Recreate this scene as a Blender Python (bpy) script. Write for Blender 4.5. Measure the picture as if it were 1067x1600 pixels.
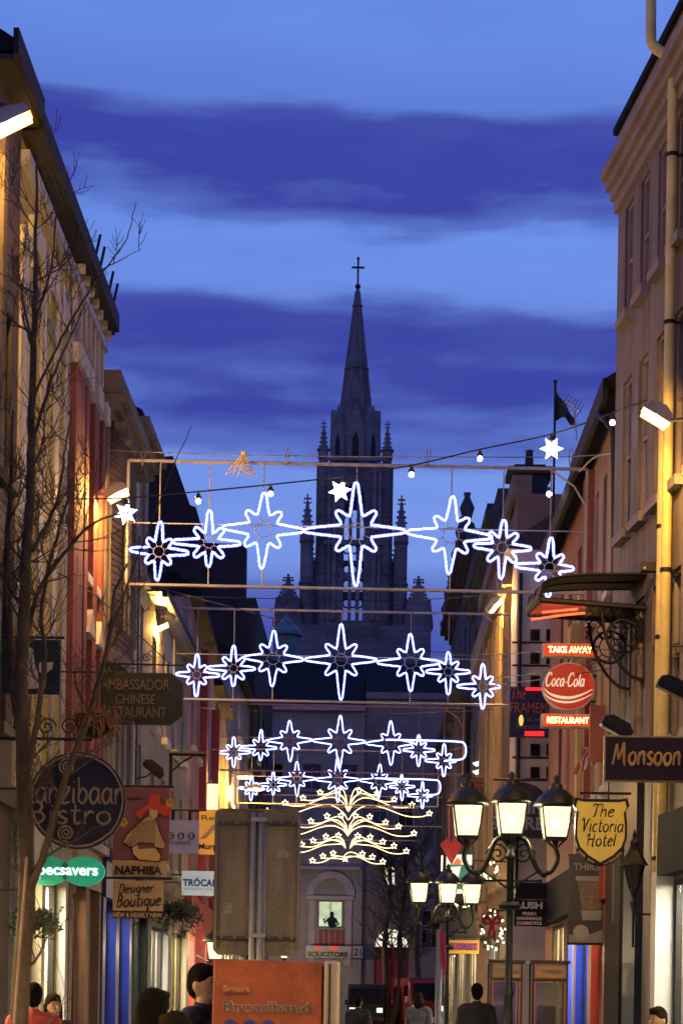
import bpy, bmesh, math, random
from mathutils import Vector, Matrix
random.seed(11)
for o in list(bpy.data.objects): bpy.data.objects.remove(o)
sc = bpy.context.scene
COL = sc.collection
rad = math.radians

# ------------------------------------------------------------------ camera
F, CX, HY, CZ = 3064.0, 533.5, 1557.0, 1.6      # lens in photo pixels, principal column, horizon row, eye height
ROLL = rad(0.9)
cam = bpy.data.cameras.new('camera'); camo = bpy.data.objects.new('camera', cam); COL.objects.link(camo)
camo.location = (0, 0, CZ); camo.rotation_mode = 'QUATERNION'
camo.rotation_quaternion = (Matrix.Rotation(ROLL, 4, 'Y').inverted() @ Matrix.Rotation(math.pi/2, 4, 'X')).to_quaternion()
cam.sensor_fit = 'HORIZONTAL'; cam.sensor_width = 24.0; cam.lens = F/1067*24
cam.shift_y = (HY-800)/1067; cam.shift_x = 0
cam.clip_start = 0.5; cam.clip_end = 3000
cam.dof.use_dof = True; cam.dof.focus_distance = 36; cam.dof.aperture_fstop = 6.3
sc.camera = camo

# ------------------------------------------------------------------ dusk sky
EXPO = 2.0
sc.view_settings.view_transform = 'Standard'; sc.view_settings.look = 'None'
sc.view_settings.exposure = EXPO; sc.view_settings.gamma = 1.0; sc.view_settings.use_curve_mapping = False
SUN_EL, SUN_ROT = rad(2.0), rad(205)
world = bpy.data.worlds.new('World'); sc.world = world; world.use_nodes = True
def build_world():
    nt = world.node_tree; N = nt.nodes; L = nt.links
    bg = N['Background']; bg.inputs[1].default_value = 0.15
    sky = N.new('ShaderNodeTexSky'); sky.sky_type = 'NISHITA'; sky.sun_disc = False
    sky.sun_elevation = SUN_EL; sky.sun_rotation = SUN_ROT; sky.ozone_density = 3.0; sky.air_density = 1.0; sky.dust_density = 0.3
    tint = N.new('ShaderNodeMixRGB'); tint.blend_type = 'MULTIPLY'; tint.inputs[0].default_value = 1
    tint.inputs[2].default_value = (1.45, 0.92, 0.95, 1)
    L.new(sky.outputs[0], tint.inputs[1])
    # evening air: an even blue veil over the Nishita colours
    veil = N.new('ShaderNodeMixRGB'); veil.inputs[0].default_value = 0.62; veil.inputs[2].default_value = (0.150, 0.365, 1.44, 1)
    L.new(tint.outputs[0], veil.inputs[1])
    tc = N.new('ShaderNodeTexCoord')
    mp = N.new('ShaderNodeMapping'); mp.inputs['Scale'].default_value = (2.2, 1.0, 11.0); mp.inputs['Rotation'].default_value = (0, rad(-2), 0)
    L.new(tc.outputs['Generated'], mp.inputs[0])
    n1 = N.new('ShaderNodeTexNoise'); n1.inputs['Scale'].default_value = 1.7; n1.inputs['Detail'].default_value = 2.5; n1.inputs['Roughness'].default_value = 0.48
    L.new(mp.outputs[0], n1.inputs[0])
    n2 = N.new('ShaderNodeTexNoise'); n2.inputs['Scale'].default_value = 6.5; n2.inputs['Detail'].default_value = 4; n2.inputs['Roughness'].default_value = 0.5
    L.new(mp.outputs[0], n2.inputs[0])
    sep = N.new('ShaderNodeSeparateXYZ'); L.new(tc.outputs['Generated'], sep.inputs[0])
    def m(op, a, b, cl=False):
        q = N.new('ShaderNodeMath'); q.operation = op; q.use_clamp = cl
        for i, v in enumerate((a, b)):
            if isinstance(v, (int, float)): q.inputs[i].default_value = v
            else: L.new(v, q.inputs[i])
        return q.outputs[0]
    warp = m('ADD', m('MULTIPLY', m('SUBTRACT', n1.outputs[0], 0.5), 0.062), m('MULTIPLY', m('SUBTRACT', n2.outputs[0], 0.5), 0.034))
    zz = m('ADD', sep.outputs[2], warp)
    zz = m('ADD', zz, m('MULTIPLY', sep.outputs[0], 0.03))
    rp = N.new('ShaderNodeValToRGB'); rp.color_ramp.interpolation = 'EASE'
    el = [(0.0, .75), (.155, .9), (.19, .85), (.228, .12), (.268, .10), (.281, .62), (.303, .97), (.315, .94), (.331, .12), (.360, .06), (.370, .6),
          (.384, 1.0), (.401, .95), (.415, .25), (.445, .02), (.52, .0), (.56, .55), (.61, .5), (.66, .0), (.8, .35), (.9, .05)]
    cr = rp.color_ramp
    cr.elements[0].position = el[0][0]; cr.elements[0].color = (el[0][1],)*3+(1,)
    cr.elements[1].position = el[-1][0]; cr.elements[1].color = (el[-1][1],)*3+(1,)
    for p, v in el[1:-1]:
        e = cr.elements.new(p); e.color = (v, v, v, 1)
    L.new(zz, rp.inputs[0])
    wisp = m('MULTIPLY', m('SUBTRACT', n2.outputs[0], 0.45), 0.36)
    mask = m('ADD', rp.outputs[0], wisp, True)
    mask = m('MULTIPLY', mask, 0.97)
    cl = N.new('ShaderNodeMixRGB'); cl.inputs[2].default_value = (0.070, 0.090, 0.60, 1)
    L.new(mask, cl.inputs[0]); L.new(veil.outputs[0], cl.inputs[1]); L.new(cl.outputs[0], bg.inputs[0])
build_world()
sun = bpy.data.lights.new('sun', 'SUN'); sun.energy = 0.012; sun.angle = rad(20); sun.color = (0.75, 0.78, 1.0)
suno = bpy.data.objects.new('sun', sun); COL.objects.link(suno)
suno.rotation_euler = (rad(80), 0, rad(-25))
cy = sc.cycles
cy.use_denoising = True
try: cy.denoiser = 'OPENIMAGEDENOISE'
except Exception: pass
cy.use_light_tree = True; cy.max_bounces = 6; cy.diffuse_bounces = 3; cy.glossy_bounces = 3; cy.transparent_max_bounces = 12
cy.sample_clamp_indirect = 2.0; cy.sample_clamp_direct = 0.0; cy.caustics_reflective = False; cy.caustics_refractive = False

# ------------------------------------------------------------------ placing
cR, sR = math.cos(ROLL), math.sin(ROLL)
def un(px, py):
    dx, dy = px-CX, HY-py
    return dx*cR-dy*sR, dx*sR+dy*cR
def P(px, py, d):
    x, y = un(px, py)
    return Vector((x*d/F, d, CZ+y*d/F))
AX = 42.0/F                                     # the street runs a hair to the right of the lens axis
def axis(d): return AX*d

# ------------------------------------------------------------------ materials
MATS = {}
def _princ(name):
    m = bpy.data.materials.new(name); m.use_nodes = True
    return m, m.node_tree.nodes['Principled BSDF'], m.node_tree
def mat(name, col, rough=0.75, var=0.22, scale=3.0, bump=0.0, metal=0.0, fine=40.0, streak=0.0, spec=0.4):
    if name in MATS: return MATS[name]
    m, b, nt = _princ(name); N, L = nt.nodes, nt.links
    tc = N.new('ShaderNodeTexCoord'); mp = N.new('ShaderNodeMapping'); L.new(tc.outputs['Object'], mp.inputs[0])
    mp.inputs['Scale'].default_value = (1, 1, 0.35 if streak else 1)
    n1 = N.new('ShaderNodeTexNoise'); n1.inputs['Scale'].default_value = scale; n1.inputs['Detail'].default_value = 5; n1.inputs['Roughness'].default_value = 0.6
    L.new(mp.outputs[0], n1.inputs[0])
    n2 = N.new('ShaderNodeTexNoise'); n2.inputs['Scale'].default_value = fine; n2.inputs['Detail'].default_value = 3
    L.new(tc.outputs['Object'], n2.inputs[0])
    r = N.new('ShaderNodeValToRGB'); r.color_ramp.elements[0].position = 0.32; r.color_ramp.elements[1].position = 0.68
    lo = [c*(1-var) for c in col]; hi = [min(1, c*(1+var*0.55)) for c in col]
    r.color_ramp.elements[0].color = (*lo, 1); r.color_ramp.elements[1].color = (*hi, 1)
    L.new(n1.outputs[0], r.inputs[0])
    mx = N.new('ShaderNodeMixRGB'); mx.blend_type = 'MULTIPLY'; mx.inputs[0].default_value = min(1, var*1.3)
    L.new(r.outputs[0], mx.inputs[1]); L.new(n2.outputs[0], mx.inputs[2])
    L.new(mx.outputs[0], b.inputs['Base Color'])
    if streak:
        m2 = N.new('ShaderNodeMapping'); m2.inputs['Scale'].default_value = (3.2, 3.2, .22); L.new(tc.outputs['Object'], m2.inputs[0])
        n3 = N.new('ShaderNodeTexNoise'); n3.inputs['Scale'].default_value = 2.2; n3.inputs['Detail'].default_value = 6; n3.inputs['Roughness'].default_value = .65; L.new(m2.outputs[0], n3.inputs[0])
        r3 = N.new('ShaderNodeValToRGB'); r3.color_ramp.elements[0].position = .30; r3.color_ramp.elements[0].color = (.42,.40,.38,1); r3.color_ramp.elements[1].position = .55
        L.new(n3.outputs[0], r3.inputs[0]); x3 = N.new('ShaderNodeMixRGB'); x3.blend_type = 'MULTIPLY'; x3.inputs[0].default_value = .8
        L.new(mx.outputs[0], x3.inputs[1]); L.new(r3.outputs[0], x3.inputs[2]); L.new(x3.outputs[0], b.inputs['Base Color'])
    b.inputs['Roughness'].default_value = rough; b.inputs['Metallic'].default_value = metal
    b.inputs['Specular IOR Level'].default_value = spec
    if bump:
        bp = N.new('ShaderNodeBump'); bp.inputs['Strength'].default_value = bump; bp.inputs['Distance'].default_value = 0.02
        L.new(n2.outputs[0], bp.inputs['Height']); L.new(bp.outputs[0], b.inputs['Normal'])
    MATS[name] = m
    return m
def emit(name, col, strength, sample=True):
    if name in MATS: return MATS[name]
    m = bpy.data.materials.new(name); m.use_nodes = True; nt = m.node_tree
    for n in list(nt.nodes): nt.nodes.remove(n)
    e = nt.nodes.new('ShaderNodeEmission'); e.inputs[0].default_value = (*col, 1); e.inputs[1].default_value = strength
    o = nt.nodes.new('ShaderNodeOutputMaterial'); nt.links.new(e.outputs[0], o.inputs[0])
    if not sample:
        try: m.cycles.emission_sampling = 'NONE'
        except Exception: pass
    MATS[name] = m
    return m
def lit_panel(name, col, base, strength, var=0.3, scale=2.0):
    """a backlit panel or lit room: uneven emission over a pale surface"""
    if name in MATS: return MATS[name]
    m, b, nt = _princ(name); N, L = nt.nodes, nt.links
    b.inputs['Base Color'].default_value = (*base, 1); b.inputs['Roughness'].default_value = 0.4
    tc = N.new('ShaderNodeTexCoord'); n1 = N.new('ShaderNodeTexNoise'); n1.inputs['Scale'].default_value = scale; n1.inputs['Detail'].default_value = 3
    L.new(tc.outputs['Object'], n1.inputs[0])
    mr = N.new('ShaderNodeMapRange'); mr.inputs[1].default_value = 0.3; mr.inputs[2].default_value = 0.7
    mr.inputs[3].default_value = strength*(1-var); mr.inputs[4].default_value = strength*(1+var)
    L.new(n1.outputs[0], mr.inputs[0]); L.new(mr.outputs[0], b.inputs['Emission Strength'])
    b.inputs['Emission Color'].default_value = (*col, 1)
    MATS[name] = m
    return m
def glass(name='clear_glass'):
    if name in MATS: return MATS[name]
    m = bpy.data.materials.new(name); m.use_nodes = True; nt = m.node_tree; N = nt.nodes
    for n in list(N): N.remove(n)
    t = N.new('ShaderNodeBsdfTransparent'); t.inputs[0].default_value = (.93, .95, .95, 1)
    g = N.new('ShaderNodeBsdfGlossy'); g.inputs['Roughness'].default_value = 0.03
    x = N.new('ShaderNodeMixShader'); x.inputs[0].default_value = 0.06
    o = N.new('ShaderNodeOutputMaterial')
    nt.links.new(t.outputs[0], x.inputs[1]); nt.links.new(g.outputs[0], x.inputs[2]); nt.links.new(x.outputs[0], o.inputs[0])
    MATS[name] = m
    return m
def sheath(name, col, strength, fac):
    """the clear plastic jacket of a rope light: lets the core through and carries a painted glow"""
    if name in MATS: return MATS[name]
    m = bpy.data.materials.new(name); m.use_nodes = True; nt = m.node_tree; N = nt.nodes
    for n in list(N): N.remove(n)
    t = N.new('ShaderNodeBsdfTransparent'); e = N.new('ShaderNodeEmission'); e.inputs[0].default_value = (*col, 1); e.inputs[1].default_value = strength
    x = N.new('ShaderNodeMixShader'); x.inputs[0].default_value = fac; o = N.new('ShaderNodeOutputMaterial')
    nt.links.new(t.outputs[0], x.inputs[1]); nt.links.new(e.outputs[0], x.inputs[2]); nt.links.new(x.outputs[0], o.inputs[0])
    try: m.cycles.emission_sampling = 'NONE'
    except Exception: pass
    MATS[name] = m
    return m

# ------------------------------------------------------------------ meshes
class MB:
    def __init__(s): s.v, s.f = [], []
    def add(s, vs, fs):
        n = len(s.v); s.v += [tuple(v) for v in vs]; s.f += [tuple(i+n for i in f) for f in fs]; return s
    def box(s, x0, x1, y0, y1, z0, z1):
        if x0 > x1: x0, x1 = x1, x0
        if y0 > y1: y0, y1 = y1, y0
        if z0 > z1: z0, z1 = z1, z0
        return s.add([(x0,y0,z0),(x1,y0,z0),(x1,y1,z0),(x0,y1,z0),(x0,y0,z1),(x1,y0,z1),(x1,y1,z1),(x0,y1,z1)],
                     [(0,3,2,1),(4,5,6,7),(0,1,5,4),(1,2,6,5),(2,3,7,6),(3,0,4,7)])
    def quad(s, a, b, c, d): return s.add([a,b,c,d], [(0,1,2,3)])
    def prism(s, poly, y0, y1, ax='y'):
        """extrude a polygon; ax y: poly is (x,z); ax x: poly is (y,z); ax z: poly is (x,y)"""
        n = len(poly)
        def mk(p, t): return (p[0],t,p[1]) if ax == 'y' else ((t,p[0],p[1]) if ax == 'x' else (p[0],p[1],t))
        vs = [mk(p, y0) for p in poly]+[mk(p, y1) for p in poly]
        fs = [tuple(range(n)), tuple(range(2*n-1, n-1, -1))]+[(i, i+n, (i+1)%n+n, (i+1)%n) for i in range(n)]
        return s.add(vs, fs)
    def tube(s, pts, r, n=6, closed=False, bead=0.0):
        pts = [Vector(p) for p in pts]; k = len(pts)
        if k < 2: return s
        rr = r if isinstance(r, (list, tuple)) else [r]*k
        base = len(s.v); prev = None
        for i, p in enumerate(pts):
            if closed: t = pts[(i+1) % k]-pts[i-1]
            else: t = pts[min(i+1, k-1)]-pts[max(i-1, 0)]
            if t.length < 1e-9: t = Vector((0,0,1))
            t.normalize()
            if prev is None:
                a = Vector((0,1,0)) if abs(t.y) < .9 else Vector((1,0,0))
                u = t.cross(a).normalized()
            else:
                u = prev-t*prev.dot(t)
                u = u.normalized() if u.length > 1e-6 else t.orthogonal().normalized()
            prev = u; w = t.cross(u)
            q = rr[i]*(1+(bead if i % 2 else 0))
            for j in range(n):
                a = 2*math.pi*j/n
                s.v.append(tuple(p+(u*math.cos(a)+w*math.sin(a))*q))
        for i in range(k if closed else k-1):
            i2 = (i+1) % k
            for j in range(n):
                j2 = (j+1) % n
                s.f.append((base+i*n+j, base+i*n+j2, base+i2*n+j2, base+i2*n+j))
        if not closed:
            s.f.append(tuple(base+j for j in range(n-1, -1, -1))); s.f.append(tuple(base+(k-1)*n+j for j in range(n)))
        return s
    def lathe(s, prof, n=12, c=(0,0,0), phase=0.0):
        base = len(s.v)
        for r, z in prof:
            for j in range(n):
                a = 2*math.pi*j/n+phase
                s.v.append((c[0]+r*math.cos(a), c[1]+r*math.sin(a), c[2]+z))
        m = len(prof)
        for i in range(m-1):
            for j in range(n):
                j2 = (j+1) % n
                s.f.append((base+i*n+j, base+i*n+j2, base+(i+1)*n+j2, base+(i+1)*n+j))
        s.f.append(tuple(base+j for j in range(n-1, -1, -1))); s.f.append(tuple(base+(m-1)*n+j for j in range(n)))
        return s
    def ball(s, c, r, n=10, sc_=(1,1,1), mat4=None):
        rows = max(4, n//2+1); base = len(s.v)
        for i in range(rows+1):
            th = math.pi*i/rows
            for j in range(n):
                a = 2*math.pi*j/n
                v = Vector((r*sc_[0]*math.sin(th)*math.cos(a), r*sc_[1]*math.sin(th)*math.sin(a), r*sc_[2]*math.cos(th)))
                if mat4 is not None: v = mat4 @ v
                s.v.append((c[0]+v.x, c[1]+v.y, c[2]+v.z))
        for i in range(rows):
            for j in range(n):
                j2 = (j+1) % n
                s.f.append((base+i*n+j, base+(i+1)*n+j, base+(i+1)*n+j2, base+i*n+j2))
        return s
    def mesh(s, name):
        me = bpy.data.meshes.new(name); me.from_pydata(s.v, [], s.f); me.update(); return me
    def build(s, name, material, parent=None, smooth=False, bevel=0.0, kind=None):
        me = s.mesh(name)
        return link(name, me, material, parent, smooth, bevel, kind)
def link(name, me, material=None, parent=None, smooth=False, bevel=0.0, kind=None):
    if material is not None and not me.materials: me.materials.append(material)
    if smooth:
        me.polygons.foreach_set('use_smooth', [True]*len(me.polygons))
    o = bpy.data.objects.new(name, me); COL.objects.link(o)
    if parent: o.parent = parent
    if bevel:
        b = o.modifiers.new('bevel', 'BEVEL'); b.width = bevel; b.segments = 2; b.limit_method = 'ANGLE'
    if kind: o['kind'] = kind
    return o
def tag(o, label, cat, group=None):
    o['label'] = label; o['category'] = cat
    if group: o['group'] = group
    return o
def thing(name, label, cat, loc=(0,0,0), rz=0.0, group=None):
    o = bpy.data.objects.new(name, None); COL.objects.link(o); o.empty_display_size = 0.2
    o.location = loc; o.rotation_euler = (0, 0, rz)
    return tag(o, label, cat, group)
def struct(o): o['kind'] = 'structure'; return o
def smooth_path(pts, it=2, closed=False):
    pts = [Vector(p) for p in pts]
    for _ in range(it):
        new = []
        k = len(pts)
        rng = range(k) if closed else range(k-1)
        if not closed: new.append(pts[0])
        for i in rng:
            a, b = pts[i], pts[(i+1) % k]
            new += [a*.75+b*.25, a*.25+b*.75]
        if not closed: new.append(pts[-1])
        pts = new
    return pts
def resample(pts, step, closed=False):
    pts = [Vector(p) for p in pts]
    if closed: pts = pts+[pts[0]]
    out = [pts[0]]; acc = 0.0
    for a, b in zip(pts, pts[1:]):
        L = (b-a).length; t = step-acc
        while t <= L:
            out.append(a.lerp(b, t/L)); t += step
        acc = L-(t-step)
    if not closed and (out[-1]-pts[-1]).length > step*.3: out.append(pts[-1])
    return out
def catmull(pts, n=6):
    pts = [Vector(p) for p in pts]
    if len(pts) < 3: return pts
    q = [pts[0]*2-pts[1]]+pts+[pts[-1]*2-pts[-2]]
    out = []
    for i in range(1, len(q)-2):
        p0, p1, p2, p3 = q[i-1], q[i], q[i+1], q[i+2]
        for k in range(n):
            t = k/n
            out.append(.5*((2*p1)+(p2-p0)*t+(2*p0-5*p1+4*p2-p3)*t*t+(3*p1-p0-3*p2+p3)*t**3))
    out.append(pts[-1])
    return out

# ------------------------------------------------------------------ lettering
_tc = {}
def text_mesh(body, bold=0.0, shear=0.0, spacing=1.0):
    key = (body, bold, shear, spacing)
    if key in _tc: return _tc[key].copy()
    cu = bpy.data.curves.new('text', 'FONT'); cu.body = body; cu.size = 1; cu.extrude = 0.02; cu.offset = bold; cu.shear = shear
    cu.space_character = spacing; cu.align_x = 'CENTER'; cu.resolution_u = 3; cu.space_line = 0.9
    o = bpy.data.objects.new('text', cu); COL.objects.link(o)
    dg = bpy.context.evaluated_depsgraph_get()
    me = bpy.data.meshes.new_from_object(o.evaluated_get(dg))
    bpy.data.objects.remove(o)
    _tc[key] = me
    return me.copy()
def lettering(body, cx, cz, w, h, material, parent, y=0.0, bold=0.02, shear=0.0, name='lettering', rot=0.0, depth=0.012):
    me = text_mesh(body, bold, shear); 
    xs = [v.co.x for v in me.vertices]; ys = [v.co.y for v in me.vertices]
    x0, x1, y0, y1 = min(xs), max(xs), min(ys), max(ys)
    sx, sy = w/(x1-x0), h/(y1-y0)
    c, s_ = math.cos(rot), math.sin(rot)
    for v in me.vertices:
        lx = (v.co.x-(x0+x1)/2)*sx; lz = (v.co.y-(y0+y1)/2)*sy
        v.co = (cx+lx*c-lz*s_, y-(v.co.z/0.02)*depth/2, cz+lx*s_+lz*c)
    me.update(); me.materials.clear()
    return link(name, me, material, parent)
# hand lettering: strokes in a box one x-height tall (0..1), ascenders to 1.7, descenders to -0.6
ST = {
 'a': (.95, [[(.8,.75),(.5,1),(.15,.8),(.05,.4),(.3,.02),(.6,.2),(.8,.75)],[(.82,1),(.78,.3),(.95,0)]]),
 'b': (.9, [[(.12,1.7),(.1,.1)],[(.1,.5),(.4,.98),(.75,.75),(.75,.3),(.45,0),(.1,.2)]]),
 'c': (.75, [[(.7,.8),(.45,1),(.15,.75),(.08,.4),(.3,.02),(.7,.15)]]),
 'e': (.8, [[(.1,.5),(.45,.6),(.7,.8),(.5,1),(.2,.85),(.08,.4),(.3,.02),(.75,.2)]]),
 'g': (.85, [[(.75,.8),(.45,1),(.12,.75),(.1,.35),(.4,.1),(.7,.4),(.77,1)],[(.77,1),(.75,-.2),(.5,-.6),(.1,-.4)]]),
 'h': (.85, [[(.1,1.7),(.1,0)],[(.1,.55),(.4,1),(.65,.8),(.68,0)]]),
 'i': (.35, [[(.15,1),(.13,.2),(.25,0)],[(.16,1.35),(.2,1.42)]]),
 'l': (.35, [[(.2,1.7),(.12,.3),(.25,0)]]),
 'm': (1.2, [[(.08,1),(.08,0)],[(.08,.6),(.35,1),(.55,.75),(.55,0)],[(.55,.6),(.85,1),(1.05,.7),(1.1,0)]]),
 'n': (.9, [[(.1,1),(.1,0)],[(.1,.55),(.4,1),(.68,.8),(.7,.3),(.8,0)]]),
 'o': (.95, [[(.5,1),(.12,.75),(.1,.3),(.45,0),(.8,.3),(.78,.75),(.5,1)]]),
 'q': (.85, [[(.75,.8),(.45,1),(.12,.75),(.1,.35),(.4,.1),(.7,.4),(.77,1)],[(.77,1),(.72,-.6),(.95,-.3)]]),
 'r': (.65, [[(.1,1),(.1,0)],[(.1,.5),(.35,.95),(.65,.9)]]),
 's': (.7, [[(.6,.85),(.4,1),(.12,.8),(.3,.55),(.6,.3),(.4,.02),(.06,.12)]]),
 't': (.65, [[(.3,1.5),(.25,.3),(.4,.02),(.65,.15)],[(.02,1),(.6,1.05)]]),
 'u': (.9, [[(.1,1),(.1,.3),(.35,0),(.7,.35)],[(.75,1),(.72,.2),(.85,0)]]),
 'z': (.85, [[(.08,.95),(.4,1),(.75,.95),(.1,.05),(.5,.02),(.8,.1)]]),
 'B': (1.0, [[(.15,1.65),(.12,0)],[(.05,1.6),(.5,1.65),(.72,1.3),(.5,.9),(.15,.88)],[(.15,.88),(.65,.85),(.85,.45),(.55,.05),(.05,0)]]),
 'C': (1.25, [[(1.1,1.35),(.95,1.7),(.5,1.65),(.12,1.1),(.08,.5),(.4,.02),(.85,.1),(1.15,.4)]]),
 'D': (1.2, [[(.25,1.6),(.15,.05)],[(.02,1.5),(.6,1.7),(1.05,1.2),(1.0,.5),(.6,.02),(.02,.05)]]),
 'H': (1.3, [[(.3,1.65),(.2,0)],[(1.05,1.65),(.95,.1),(1.2,0)],[(.0,.75),(.6,.9),(1.2,.85)],[(.3,1.65),(.05,1.4),(-.05,1.1)]]),
 'M': (1.7, [[(.1,0),(.35,1.6)],[(.35,1.6),(.7,.35)],[(.7,.35),(1.15,1.75)],[(1.15,1.75),(1.3,.5),(1.45,-.1)]]),
 'T': (1.0, [[(.55,1.6),(.45,.2),(.2,0)],[(-.05,1.4),(.2,1.7),(.7,1.6),(1.1,1.72)]]),
 'V': (1.2, [[(-.1,1.3),(.2,1.65),(.35,1.2),(.5,0)],[(.5,0),(.85,1.2),(1.15,1.65)]]),
 'Z': (1.2, [[(.05,1.5),(1.0,1.6),(.1,.05),(1.1,.1)]]),
 '-': (.6, [[(.05,.5),(.5,.55)]]), ' ': (.5, []),
 'Ó': (1.0, []),
}
def handwriting(word, cx, cz, w, h, r, material, parent, y, slant=0.0, name='lettering', rot=0.0, flat=0.4):
    """letters drawn with a brush; h is the height of the capitals"""
    strokes = []; x = 0.0
    for ch in word:
        adv, st = ST[ch]
        for s in st: strokes.append([(x+p[0]+slant*p[1], p[1]) for p in s])
        x += adv+.12
    sx = w/max(x-.12, .1); sz = h/1.65
    mb = MB(); c, s_ = math.cos(rot), math.sin(rot)
    for s in strokes:
        pts = []
        for a, b in s:
            lx = a*sx-w/2; lz = (b-.6)*sz
            pts.append((cx+lx*c-lz*s_, 0, cz+lx*s_+lz*c))
        pp = catmull(pts, 5)
        k = len(pp)
        rr = [r*(.75+.45*math.sin(math.pi*i/max(1, k-1))) for i in range(k)]
        mb.tube(pp, rr, 6)
    for i, v in enumerate(mb.v): mb.v[i] = (v[0], y+v[1]*flat, v[2])
    return mb.build(name, material, parent)

# ------------------------------------------------------------------ shared materials
ironblack = mat('black_iron', (.018,.017,.016), .5, .3, 8, metal=.3)
slate = mat('slate_roof', (.016,.016,.018), .85, .35, 3, .4, spec=.15)
darkwood = mat('dark_wood', (.026,.018,.013), .75, .4, 5, .2, streak=1)
white_paint = mat('white_paint', (.62,.60,.56), .6, .2, 2.5, .1)
steel = mat('galvanised_steel', (.38,.36,.35), .45, .25, 6, metal=.6)
darkglass = mat('dark_window_glass', (.012,.014,.02), .06, .3, 1.2, spec=.8)
clear = glass()
pane_lit = lit_panel('warm_lit_room', (1,.62,.25), (.5,.4,.25), .22, .5, 1.5)
pane_green = lit_panel('greenish_lit_room', (.75,1,.62), (.5,.5,.4), .13, .35, 2)
pane_bright = lit_panel('bright_lit_room', (1,.95,.72), (.6,.55,.4), .32, .35, 2.2)

# ------------------------------------------------------------------ the ground
asphalt = mat('asphalt', (.05,.05,.052), .8, .3, 2, .4, fine=90)
g = MB().quad((-700,-100,0),(700,-100,0),(700,1400,0),(-700,1400,0)).build('ground', asphalt); struct(g)
paving = mat('street_paving', (.16,.14,.125), .6, .3, 1.5, .3, fine=30)
o = MB().quad((-2.9+axis(-6),-6,.004),(2.5+axis(-6),-6,.004),(2.5+axis(96),96,.004),(-2.9+axis(96),96,.004)).build('street_paving', paving); struct(o)
kerb = mat('kerb_stone', (.24,.23,.22), .7, .25, 2, .2)
for s, w0, w1 in ((-1, 2.9, 5.2), (1, 2.5, 5.6)):
    mb = MB()
    a0, a1 = axis(-6), axis(94)
    for (w_a, w_b, top) in ((w0, w1, .12),):
        x0, x1 = s*w_a, s*w_b
        vs = [(x0+a0,-6,0),(x1+a0,-6,0),(x1+a1,94,0),(x0+a1,94,0)]
        mb.add(vs+[(v[0],v[1],top) for v in vs], [(4,5,6,7),(0,1,5,4),(1,2,6,5),(2,3,7,6),(3,0,4,7)])
    o = mb.build('pavement', kerb); struct(o)

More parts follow.
